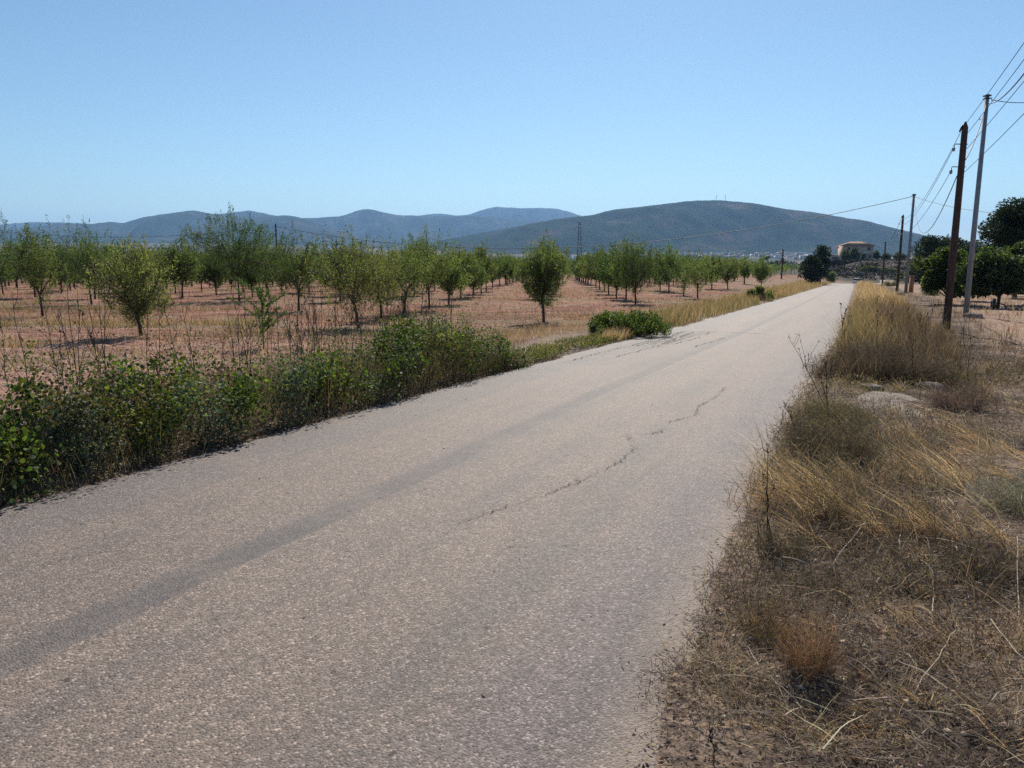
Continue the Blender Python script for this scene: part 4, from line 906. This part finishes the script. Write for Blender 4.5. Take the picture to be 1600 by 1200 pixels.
# ------------------------------------------------------------------ right-hand trees
def clump_tree(name, label, cat, u, D, h, w, kind, n_=9000, L=.12, cols=None, trunk=.25, base=None, group=None, rad=.09, scx=1.0):
    x, y = xypix(u, D); z = float(H(x, y)); root = thing(name, label, cat, (x, y, z), 0, group); tb = MB(); cl = Cloud()
    hb = h*trunk; tb.tube([(0, 0, -.2), (.05, .02, hb), (.02, 0, h*.6), (0, 0, h*.88)], [rad*1.3, rad, rad*.6, rad*.2], 8)
    nc = 44
    for q in range(nc):
        f = (q+.5)/nc; zz = hb+(h-hb)*(.12+.86*f); prof = math.sqrt(max(.06, 1-((f-.42)/.62)**2)); a = q*2.4+rng.normal(0, .3); rr = w*.5*prof*(.3+.72*rng.random()**.8)
        c = np.array([math.cos(a)*rr*scx, math.sin(a)*rr, zz])*(1+np.array([.22, .22, .05])*rng.normal(size=3)*(kind == 'leaf')); tb.tube([(0, 0, max(hb*.8, zz-rr*.7)), c*np.array([.55, .55, 1])-np.array([0, 0, .1*rr]), c], [rad*.35, rad*.22, rad*.08], 4, False)
        k = n_//nc; d = unit(k)*(rng.random((k, 1))**.38)*(w*.12+.11*rng.random()*w)*np.array([1, 1, .68]); P = c+d
        ll = L*(.6+.8*rng.random(k)); C = pal(cols, k, .2)*(.8+.4*rng.random())
        if kind == 'needle': cl.add(leaves(P, d+unit(k)*.5*w*.1+np.array([0, 0, .08]), ll, ll*.42, C))
        else: cl.add(round_leaves(P, unit(k)+np.array([0, 0, -.2]), ll, C))
    tb.build('trunk', M_BARK, root, True); cl.build('crown', M_PINE if kind == 'needle' else M_BUSH, root); return root
PN = [(.026, .044, .022), (.036, .058, .028), (.048, .07, .032)]
def hh(u, v, D): return height_for(u, v, D)
clump_tree('pine_tree', 'large dark pine cut by right edge of the photo', 'pine tree', 1592, 62, hh(1592, 322, 62), 5.2, 'needle', 40000, .2, PN, .3, rad=.14)
clump_tree('pine_tree', 'second pine mass lower down, right behind the large one at the edge', 'pine tree', 1640, 66, hh(1640, 350, 66), 5.6, 'needle', 24000, .24, PN, .2, rad=.14)
clump_tree('pine_tree', 'dark bushy pine right of the distant metal pole', 'pine tree', 1462, 100, hh(1462, 373, 100), 5.4, 'needle', 13000, .26, PN, .12, rad=.14)
clump_tree('pine_tree', 'dark pine seen left of the nearest wooden pole above lighter tree', 'pine tree', 1490, 104, hh(1490, 374, 104), 5.0, 'needle', 12000, .26, PN, .12, rad=.14)
clump_tree('pine_tree', 'rounded dark pine between the wooden and the grey pole', 'pine tree', 1532, 96, hh(1532, 386, 96), 6.0, 'needle', 13000, .26, PN, .12, rad=.14)
clump_tree('pine_tree', 'dark low pine behind the broadleaf tree at the right edge', 'pine tree', 1590, 90, hh(1590, 395, 90), 6.5, 'needle', 10000, .26, PN, .12, rad=.14)
FG = [(.042, .062, .028), (.055, .08, .034), (.08, .10, .042), (.035, .05, .024)]
clump_tree('broadleaf_tree', 'light green broadleaf tree behind the nearest wooden pole', 'broadleaf tree', 1487, 45, hh(1487, 397, 45), 2.9, 'leaf', 11000, .12, FG+[(.14, .17, .05)], .15, rad=.07)
clump_tree('broadleaf_tree', 'spreading green broadleaf tree above the black irrigation hose', 'broadleaf tree', 1567, 41, hh(1567, 402, 41), 3.6, 'leaf', 14000, .12, FG, .28, rad=.08)
clump_tree('broadleaf_tree', 'broadleaf tree at right edge in front of the large pine', 'broadleaf tree', 1615, 44, hh(1615, 385, 44), 3.4, 'leaf', 11000, .12, FG, .2, rad=.08)
clump_tree('broadleaf_tree', 'small broadleaf tree squeezed between the wooden and grey pole', 'broadleaf tree', 1520, 52, hh(1520, 418, 52), 2.4, 'leaf', 6000, .13, FG[:2], .15, rad=.06)
# shrubs around the crest and left dark pines
clump_tree('pine_tree', 'small round dark pine left of the house above road crest', 'pine tree', 1284, 135, hh(1284, 385, 135), 2.7, 'needle', 6000, .28, PN, .1, rad=.12)
clump_tree('pine_tree', 'low wide dark pine bush leaning against the small round pine', 'pine tree', 1270, 131, hh(1272, 401, 131), 3.1, 'needle', 7000, .28, PN, .05, rad=.12)
clump_tree('olive_tree', 'pale grey-green small tree at roadside in front of the terraces', 'olive tree', 1301, 170, hh(1301, 426, 170), 2.0, 'leaf', 1200, .2, [(.12, .14, .09), (.16, .17, .1)], .1)
for (u, D, v, w, lab) in [(1361, 285, 419, 6.5, 'dark leafy tree below the terrace right of the car'), (1322, 362, 392, 4.0, 'tree covering the left front corner of house'), (1335, 360, 389, 4.6, 'dark green tree in front of the house beside porch'),
                         (1368, 372, 394, 4.0, 'small tree directly right of the house'), (1385, 372, 397, 4.5, 'small tree behind the short dark pole'), (1405, 374, 396, 5.5, 'small tree on terrace left of the metal pole'), (1316, 300, 418, 3.0, 'dark bush on the terrace bank below the house'),
                         (1393, 270, 424, 5.0, 'dark bush on the bank right of the white topped post'), (1440, 150, 415, 5.0, 'dark bushy tree at the foot of pines right of distant metal pole')]:
    clump_tree('terrace_tree', lab, 'tree', u, D, max(1.5, hh(u, v, D)), w, 'leaf', 1500, .45, [(.035, .055, .022), (.05, .07, .03), (.07, .08, .035)], .08, rad=.12)
twiggy('green_yellow_shrub', 'yellow-green shrub at the foot of the white topped post', 'shrub', 1391, 447, 2.0, 1.2, 900, [(.2, .2, .09), (.14, .15, .07)], .05, .5)
p = gpos(1463, 462); 
twiggy('agave_like_shrub', 'grey-green spiky shrub at left foot of the light broadleaf tree', 'shrub', 1455, 462, 1.6, .8, 500, [(.16, .19, .15), (.12, .15, .11)], .05, .7)

# irrigation riser
x, y = xypix(1561, 39); root = thing('irrigation_riser', 'black irrigation riser with bent hose and white fittings under the spreading tree', 'irrigation pipe', on_ground(x, y))
mb = MB(); mb.tube([(0, 0, -.1), (0, 0, .55)], [.09, .08], 10); mb.tube([(-.14, 0, -.05), (-.14, 0, .42)], .035, 8); mb.build('riser', M_DARK, root)
q = np.linspace(0, math.pi, 14); mb = MB(); mb.tube([(.32-.30*math.cos(a), 0, .05+.24*math.sin(a)) for a in q], .035, 8); mb.build('hose', M_DARK, root, True)
WHT = plain('white_plastic', (.7, .68, .62)); mb = MB(); mb.box((-.14, 0, .08), (.24, .06, .05)); mb.build('valve', WHT, root)
mb = MB(); mb.tube([(.5, 0, .0), (.5, 0, .14)], .05, 8); mb.build('fitting', WHT, root); mb = MB(); mb.tube([(-.1, 0, .42), (-.1, 0, .5)], .04, 8); mb.build('fitting', WHT, root)
# small brick pillar and white block by the distant poles
x, y = xypix(1428, 78); root = thing('brick_pillar', 'orange brick gate pillar to the right of distant metal pole', 'gate pillar', on_ground(x, y))
mb = MB(); mb.box((0, 0, .75), (.32, .32, 1.7)); mb.build('shaft', noise_mat('orange_brick', (.3, .13, .07), (.42, .2, .11), 6), root); mb = MB(); mb.box((0, 0, 1.64), (.42, .42, .1)); mb.build('coping', M_STONE, root)
g = gpos(1408, 448, 66); stone('stone', 'white block lying between the second wooden pole and distant metal pole', on_ground(g[0], g[1]), (.7, .4, .5), 12)

# ------------------------------------------------------------------ house on the terrace
PL = noise_mat('ochre_plaster', (.52, .36, .27), (.62, .45, .34), 1.2, .9, .1); PLT = noise_mat('pale_trim', (.5, .44, .36), (.6, .53, .44), 1.5, .9, .1)
TILE = noise_mat('clay_tiles', (.30, .17, .11), (.45, .28, .19), 3, .9, .3); GLS = plain('window_glass', (.03, .035, .04), .1)
x, y = xypix(1336, 376); z = float(H(x, y, False)); zb = gpos(1336, 405, 376)[2]
root = thing('villa', 'two-storey ochre villa with hipped clay tile roof and arched porch', 'house', (x, y, min(z, zb)), -.12)
dz = max(0, zb-min(z, zb))
mb = MB(); mb.box((0, 0, dz+2.6), (13.2, 10, 7.4)); mb.build('wall', PL, root)
mb = MB(); hr = dz+6.3
mb.add([[-7.4, -5.8, hr], [7.4, -5.8, hr], [7.4, 5.8, hr], [-7.4, 5.8, hr], [-2.6, 0, hr+2.0], [2.6, 0, hr+2.0]], [[0, 1, 5, 4], [2, 3, 4, 5], [0, 3, 2, 1]], [[1, 2, 5], [3, 0, 4]]); rf = mb.build('roof', TILE, root)
mb = MB(); mb.box((1.5, 1, hr+1.9), (.7, .7, 1.3)); mb.build('chimney', PLT, rf)
mb = MB(); mb.box((0, -5.05, dz+3.15), (13.6, .25, .3)); mb.build('string_course', PLT, root)
mb = MB(); mb.box((-7.1, -3, dz+3.2), (1.4, 4.4, .3)); mb.box((7.1, -3, dz+3.0), (1.4, 4.4, .3)); mb.build('balcony', PLT, root)
for wx in (-4.6, -1.6, 4.6):
    mb = MB(); mb.box((wx, -5.02, dz+4.9), (1.5, .16, 1.6)); f_ = mb.build('window', PLT, root); mb = MB(); mb.box((wx, -5.12, dz+4.9), (1.2, .08, 1.3)); mb.build('pane', GLS, f_)
for wx in (-4.6, 5.2):
    mb = MB(); mb.box((wx, -5.02, dz+1.5), (1.5, .16, 1.5)); f_ = mb.build('window', PLT, root); mb = MB(); mb.box((wx, -5.12, dz+1.5), (1.2, .08, 1.2)); mb.build('pane', GLS, f_)
mb = MB(); mb.box((.6, -6.6, dz+1.2), (.35, .35, 2.8)); mb.box((4.0, -6.6, dz+1.2), (.35, .35, 2.8))
mb.add([[.1, -7, dz+2.6], [4.5, -7, dz+2.6], [2.3, -7, dz+3.8], [.1, -5, dz+2.6], [4.5, -5, dz+2.6], [2.3, -5, dz+3.8]], [[0, 2, 5, 3], [2, 1, 4, 5], [0, 3, 4, 1]], [[0, 1, 2], [3, 5, 4]]); mb.build('porch', PLT, root)
mb = MB(); mb.box((2.3, -5.05, dz+1.0), (2.0, .14, 2.4)); mb.build('door', GLS, root)
x, y = xypix(1306, 385); root = thing('annex', 'low pale shed with flat roof left behind the villa', 'shed', (x, y, gpos(1306, 406, 385)[2]), -.1)
mb = MB(); mb.box((0, 0, .6), (7.5, 5, 2.8)); mb.build('wall', PLT, root); mb = MB(); mb.box((0, 0, 2.2), (8.2, 5.6, .3)); mb.build('roof', M_STONE, root); mb = MB(); mb.box((0, -2.53, .9), (5.2, .1, .8)); mb.build('window', GLS, root)
# terrace walls and hedges facing the camera
DWALL = noise_mat('dark_masonry', (.07, .06, .055), (.15, .13, .11), .8, .95, .3)
def wall(name, label, cat, u0, u1, D, vt, mat, th=.5, parts=None, cap=None):
    g0 = gpos(u0, vt, D); g1 = gpos(u1, vt, D); n_ = 26; xs = np.linspace(g0[0], g1[0], n_); top = g0[2]+(fbm(xs*.3, xs*0, 3, int(D)) - .5)*.5
    V = []; lo = [float(H(a, D, False))-1 for a in xs]
    for a, t_, l_ in zip(xs, top, lo): V += [[a, D-th/2, l_], [a, D-th/2, max(t_, l_+1.2)], [a, D+th/2, max(t_, l_+1.2)], [a, D+th/2, l_]]
    Q = [[4*k+a, 4*k+4+a, 4*k+4+(a+1) % 4, 4*k+(a+1) % 4] for k in range(n_-1) for a in range(4)]+[[0, 1, 2, 3], [4*n_-1, 4*n_-2, 4*n_-3, 4*n_-4]]
    return tag(mesh_obj(name, V, np.array(Q), mat), label, cat)
wall('stone_wall', 'pale dry stone wall low on the bank right above the road crest', 'wall', 1299, 1356, 262, 425.5, M_STONE)
wall('stone_wall', 'pale dry stone wall low on the bank to the right of the dark leafy tree', 'wall', 1370, 1412, 266, 427, M_STONE)
wall('terrace_wall', 'dark masonry terrace wall running below the villa', 'wall', 1292, 1450, 340, 409.5, DWALL)
wall('terrace_wall', 'lower greyish terrace wall in the bank under dark one', 'wall', 1296, 1450, 305, 419, noise_mat('grey_masonry', (.10, .085, .08), (.2, .17, .15), .6, .95, .3))
root = thing('hedge', 'long clipped dark hedge along the terrace below the villa', 'hedge', (0, 0, 0)); cl = Cloud(); n_ = 9000
a = gpos(1290, 408, 336); b_ = gpos(1455, 406, 336); X = a[0]+(b_[0]-a[0])*rng.random(n_); Y = 336+rng.random(n_)*1.6; Z = a[2]-1.9+2.2*rng.random(n_)+.5*fbm(X*.3, X*0, 2, 3); P = np.stack([X, Y, Z], -1)
cl.add(leaves(P, unit(n_), .4+.3*rng.random(n_), .25+.1*rng.random(n_), pal([(.03, .035, .022), (.05, .05, .035), (.04, .045, .03)], n_))); o = cl.build('foliage', M_PINE, root)
cl = Cloud(); n_ = 520; s = 246+112*rng.random(n_); t = -26+95*rng.random(n_); x, y = st2xy(s, t+tshift(s)); u = x/y*1209+800
for a, b_, dd in zip(x, y, rng.random(n_)):
    if fbm(a*.06, b_*.09, 2, 9) < .40: continue
    k = 42; r_ = .8+1.5*dd; d = unit(k)*(rng.random((k, 1))**.4)*np.array([r_*1.3, r_, r_*.75]); ll = r_*.38*(.5+.8*rng.random(k))
    cl.add(leaves(np.array([a, b_, float(H(a, b_, False))+r_*.5])+d, unit(k), ll, ll*.6, pal([(.035, .032, .026), (.05, .045, .035), (.07, .055, .042), (.035, .045, .026)], k, .25)))
tag(cl.build('terrace_scrub', M_PINE), kind='stuff')
# car just past the crest
s0, t0 = 203.0, -.55; x, y = st2xy(s0, t0+float(tshift(s0))); x, y = xypix(1342, 189)
root = thing('white_car', 'white car coming up just behind the road crest', 'car', (x, y, float(zroad(xy2st(x, y)[0]))+.02), R(-26)-math.pi)
WP = plain('white_car_paint', (.7, .7, .72), .3); mb = MB()
prof = [(-2.05, .45), (-2.1, .8), (-1.2, .95), (-.75, .98), (.9, 1.0), (1.9, .95), (2.05, .7), (2.0, .35), (-2.0, .3)]
V = [[sx*.86, px, pz] for sx in (-1, 1) for px, pz in prof]; k = len(prof)
mb.add(V, [[i_, (i_+1) % k, k+(i_+1) % k, k+i_] for i_ in range(k)], [[0, i_+1, i_] for i_ in range(1, k-1)]+[[k, k+i_, k+i_+1] for i_ in range(1, k-1)]); mb.build('body', WP, root)
mb = MB(); mb.add([[sx*(.84 if z_ < 1 else .68), y_, z_] for sx in (-1, 1) for y_, z_ in ((-1.2, .94), (-.35, 1.42), (1.0, 1.42), (1.75, .97))], [[0, 1, 5, 4], [1, 2, 6, 5], [2, 3, 7, 6], [3, 2, 1, 0], [4, 5, 6, 7], [0, 4, 7, 3]]); mb.build('cabin', GLS, root)
mb = MB(); mb.box((0, .33, 1.44), (1.4, 1.4, .05)); mb.build('car_roof', WP, root)
for sx in (-1, 1):
    for wy in (-1.3, 1.35):
        mb = MB(); mb.tube([(sx*.72, wy, .31), (sx*.9, wy, .31)], .31, 14); w_ = mb.build('wheel', M_DARK, root); mb = MB(); mb.tube([(sx*.88, wy, .31), (sx*.92, wy, .31)], .18, 10); mb.build('rim', M_METAL, w_)
    mb = MB(); mb.box((sx*.62, -2.06, .72), (.34, .1, .16)); mb.build('headlight', M_CERAM, root)

# ------------------------------------------------------------------ pylon and hill masts
def lattice(label, u, D, vt, wb, wt, arms, name='lattice_pylon', cat='pylon'):
    g = gpos(u, vt, D); z0 = float(H(g[0], g[1], False)) if D < 3000 else g[2]-34; h = g[2]-z0; root = thing(name, label, cat, (g[0], g[1], z0)); mb = MB(); k = 12
    for q in range(4):
        sx, sy = (1, 1, -1, -1)[q], (1, -1, -1, 1)[q]; mb.tube([(sx*wb, sy*wb, 0), (sx*wt, sy*wt, h)], .22, 4)
        for a in range(k):
            f0, f1 = a/k, (a+1)/k; wa, wc = wb+(wt-wb)*f0, wb+(wt-wb)*f1; sx2, sy2 = (1, 1, -1, -1)[(q+1) % 4], (1, -1, -1, 1)[(q+1) % 4]
            mb.tube([(sx*wa, sy*wa, f0*h), (sx2*wc, sy2*wc, f1*h)], .1, 3, False); mb.tube([(sx2*wa, sy2*wa, f0*h), (sx*wc, sy*wc, f1*h)], .1, 3, False)
    mb.build('lattice', M_METAL, root)
    for dz, L in arms:
        mb = MB(); mb.tube([(-L, 0, h-dz), (0, 0, h-dz+.6), (L, 0, h-dz)], .2, 4); mb.build('cross_arm', M_METAL, root)
lattice('tall lattice mast rising above the orchard in front of the big hill', 906, 620, 346, 2.0, .7, [(1, 2.0), (4.5, 2.4)])
HILLS = [  # name, distance, depth of slope, foot height, silhouette (u, v)
 ('hill_far_left', 11500, 2400, 60, [(-200, 356), (-60, 353), (0, 351), (20, 349), (50, 347), (100, 347.5), (140, 349.5), (200, 356), (260, 366), (300, 375)]),
 ('hill_left', 7200, 1900, 55, [(-300, 372), (-100, 366), (0, 362), (37, 358), (60, 353), (87, 349), (120, 350), (140, 350), (160, 348), (175, 346), (192, 349), (205, 345), (220, 340), (250, 335), (275, 332), (300, 328), (315, 331), (332, 334), (350, 335), (375, 338), (400, 339), (425, 337.5), (450, 336), (470, 340), (485, 345), (500, 350), (525, 358), (560, 368), (620, 378)]),
 ('hill_middle', 9200, 2300, 30, [(250, 372), (300, 345), (330, 336), (360, 332), (390, 328.5), (412, 333), (430, 337), (480, 341), (500, 340), (530, 338), (548, 333), (560, 328), (572, 326), (585, 328), (600, 332), (620, 336), (650, 337), (690, 338), (715, 337.5), (735, 337), (775, 339), (800, 340), (840, 344), (880, 350), (950, 362), (1000, 375)]),
 ('hill_behind', 11800, 2400, 30, [(560, 372), (600, 352), (640, 340), (665, 335), (690, 333.5), (715, 337), (735, 335), (750, 329), (765, 325), (775, 323), (800, 324.5), (820, 325.5), (840, 324.5), (870, 326), (890, 331), (907, 337), (950, 345), (1050, 362), (1150, 378)]),
 ('hill_big', 4700, 1350, -12, [(560, 400), (640, 385), (712, 371), (775, 360), (810, 353), (840, 347), (875, 341), (925, 336), (960, 327), (1000, 323), (1050, 317), (1075, 314), (1120, 312.5), (1175, 317), (1225, 326), (1275, 332), (1325, 341), (1350, 344), (1400, 357), (1450, 369), (1500, 384), (1600, 398), (1750, 406)]),
 ('hill_right', 9000, 1500, -30, [(1400, 400), (1470, 388), (1503, 380), (1512, 379.5), (1525, 384), (1537, 382), (1546, 378), (1553, 384), (1600, 390), (1700, 380), (1900, 385)]),
]
def hill_mat():
    m, n, b = mat_new('hill_scrub'); geo = N(n, 'ShaderNodeNewGeometry')
    a = N(n, 'ShaderNodeTexNoise', Scale=.0035, Detail=9.0, Roughness=.68); c = N(n, 'ShaderNodeTexNoise', Scale=.03, Detail=6.0, Roughness=.75)
    for q in (a, c): n.links.new(geo.outputs['Position'], q.inputs['Vector'])
    r1 = N(n, 'ShaderNodeValToRGB'); e = r1.color_ramp.elements; e[0].position = .42; e[1].position = .66; e[0].color = (.026, .042, .022, 1); e[1].color = (.115, .082, .068, 1); x_ = e.new(.55); x_.color = (.04, .055, .03, 1)
    r2 = N(n, 'ShaderNodeMapRange'); r2.inputs['From Min'].default_value = .3; r2.inputs['From Max'].default_value = .7; r2.inputs['To Min'].default_value = .65; r2.inputs['To Max'].default_value = 1.35
    n.links.new(a.outputs[0], r1.inputs[0]); n.links.new(c.outputs[0], r2.inputs[0]); v = N(n, 'ShaderNodeVectorMath', operation='SCALE'); n.links.new(r1.outputs[0], v.inputs[0]); n.links.new(r2.outputs[0], v.inputs['Scale'])
    n.links.new(v.outputs[0], b.inputs['Base Color']); b.inputs['Roughness'].default_value = 1; b.inputs['Specular IOR Level'].default_value = .0
    bp = N(n, 'ShaderNodeBump', Strength=.6, Distance=12.0); n.links.new(c.outputs[0], bp.inputs['Height']); n.links.new(bp.outputs[0], b.inputs['Normal']); return m
M_HILL = hill_mat()
hill_top = {}
for name, D, dep, foot, sil in HILLS:
    us = np.arange(sil[0][0], sil[-1][0]+1, 2.0); vs = np.interp(us, [a for a, _ in sil], [b_ for _, b_ in sil]); vs = np.convolve(np.pad(vs, 3, 'edge'), np.ones(7)/7, 'valid')
    vs = vs-(fbm(us*.12, us*0, 3, 5)-.5)*1.2
    g = np.array([gpos(u, v, D) for u, v in zip(us, vs)]); hz = g[:, 2]; dirx = g[:, 0]/D
    rr = np.concatenate([np.linspace(-1, 0, 46), np.linspace(.06, 1, 12)]); U, RR = np.meshgrid(us, rr, indexing='ij')
    prof = np.where(RR <= 0, (1+RR)**.9*.35+.65*sm(RR, -1.02, .02), 1-sm(RR, 0, 1))
    Y = D+RR*dep; X = dirx[:, None]*Y
    sp = fbm(X/420, Y/1100, 5, int(D) % 17)-.5; gul = np.abs(fbm(X/260+Y/1500, Y/900, 4, int(D) % 13)-.5)*2
    base = np.minimum(foot, hz)[:, None]; amp = (hz[:, None]-base)
    env = np.clip(-RR*(1+RR)*4, 0, 1)*(RR <= 0)
    Z = base-15+(amp+15)*np.clip(prof, 0, 1)+env*amp*(.7*sp-.42*gul+.12)
    lim = 1.6+(hz[:, None]-1.6)*(Y/D)*.985; Z = np.where(RR < 0, np.minimum(Z, lim-1), Z)
    n1_, n2_ = U.shape; i = np.arange(n1_-1)[:, None]*n2_; j = np.arange(n2_-1)[None]
    F = np.stack([i+j, i+n2_+j, i+n2_+j+1, i+j+1], -1).reshape(-1, 4)
    tag(mesh_obj(name, np.stack([X, Y, Z], -1).reshape(-1, 3), F, M_HILL, smooth=True), kind='structure')
    hill_top[name] = (us, g)
for u, lab in ((1119, 'left one of two antenna masts on the summit of the big hill'), (1133, 'right one of two antenna masts on the summit of the big hill')):
    g = gpos(u, 313.5, 4700); root = thing('antenna_mast', lab, 'antenna mast', (g[0], g[1], g[2]-8)); mb = MB(); mb.tube([(0, 0, 0), (0, 0, 42)], [1.4, .8], 5); mb.build('mast', M_METAL, root); mb = MB(); mb.box((0, 0, 30), (5, 2, 4)); mb.build('dish', WHT, root)

# ------------------------------------------------------------------ far town and dark tree clumps on the plain
BW = [noise_mat('town_wall_%s' % k, tuple(np.array(c)*.9), c, .1, .9, 0) for k, c in (('cream', (.5, .42, .34)), ('white', (.75, .73, .7)), ('pink', (.38, .27, .22)), ('grey', (.3, .29, .29)))]
rng2 = np.random.default_rng(11)
def far_house(u, D, w, d, h, m_, rm, kind, label, group):
    x = (u-800)/1209*D*.985; y = D; z = float(H(x, y, False)); 
    root_z = z; mb = MB(); mb.box((0, 0, h/2-1), (w, d, h+2)); o = thing('town_building', label, 'building', (x, y, z), rng2.random()*.8-.4, group)
    mb.build('wall', m_, o); mb = MB()
    if kind: mb.add([[-w/2-.4, -d/2-.4, h], [w/2+.4, -d/2-.4, h], [w/2+.4, d/2+.4, h], [-w/2-.4, d/2+.4, h], [-w/2, 0, h+2.4], [w/2, 0, h+2.4]], [[0, 1, 5, 4], [2, 3, 4, 5], [0, 3, 2, 1]], [[1, 2, 5], [3, 0, 4]])
    else: mb.box((0, 0, h+.15), (w+.6, d+.6, .3))
    mb.build('roof', rm, o)
LT = 'small building among the hazy town at the foot of the big hill'; GT = 'buildings of the distant town'
for k in range(150):
    u = 985+330*rng2.random() if k < 125 else 850+130*rng2.random(); D = 2300+1500*rng2.random()
    far_house(u, D, 11+14*rng2.random(), 10+8*rng2.random(), 6+7*rng2.random(), BW[int(rng2.choice(4, p=[.4, .2, .2, .2]))], TILE if rng2.random() < .5 else BW[0], rng2.random() < .5, LT, GT)
for k in range(18):
    u = 990+300*rng2.random(); far_house(u, 2600+1100*rng2.random(), 35+45*rng2.random(), 25, 9, BW[1], BW[1], 0, 'long bright white warehouse shed in the distant town', 'bright warehouses of the distant town')
for k in range(26):
    u = 480+270*rng2.random(); far_house(u, 3200+2200*rng2.random(), 14+18*rng2.random(), 12, 6, BW[1], TILE, 1, 'tiny pale farmhouse on the plain below the left hills', 'farmhouses on the plain')
for k in range(12):
    u = 60+300*rng2.random(); far_house(u, 2200+2200*rng2.random(), 14+14*rng2.random(), 12, 6, BW[0], TILE, 1, 'tiny pale farmhouse far out on the plain at left', 'farmhouses on the plain at left')
cl = Cloud(); n_ = 2600; D = 330+2600*rng.random(n_)**1.1; u = -40+1500*rng.random(n_); X = (u-800)/1209*D; kp = fbm(X/130, D/200, 3, 44) > .44; X = X[kp]; D = D[kp]
kp = ~((D < 480) & (X/D > .34)); X = X[kp]; D = D[kp]; Z = H(X, D, False)
for a, b_, c in zip(X, D, Z):
    k = 26; r_ = 2.2+2.6*rng.random(); d = unit(k)*(rng.random((k, 1))**.4)*np.array([r_, r_, r_*.8]); ll = r_*.55*(.6+.8*rng.random(k))
    cl.add(leaves(np.array([a, b_, c+r_*.8])+d, unit(k), ll, ll*.8, pal([(.03, .045, .022), (.045, .06, .03), (.06, .065, .035)], k, .2)))
tag(cl.build('distant_trees', M_PINE), kind='stuff')

# ------------------------------------------------------------------ haze
m = bpy.data.materials.new('haze_air'); m.use_nodes = True; n = m.node_tree; n.nodes.clear(); out = n.nodes.new('ShaderNodeOutputMaterial'); pv = n.nodes.new('ShaderNodeVolumePrincipled')
pv.inputs['Color'].default_value = (.33, .59, 1.0, 1); pv.inputs['Density'].default_value = 6.3e-5; pv.inputs['Anisotropy'].default_value = 0.25
n.links.new(pv.outputs[0], out.inputs['Volume'])
x0, x1, y0, y1, z0, z1 = -16500, 16500, -13000, 18000, -75, 760
mb = MB(); mb.box(((x0+x1)/2, (y0+y1)/2, (z0+z1)/2), (x1-x0, y1-y0, z1-z0)); o = mb.build('haze', m); tag(o, kind='stuff')
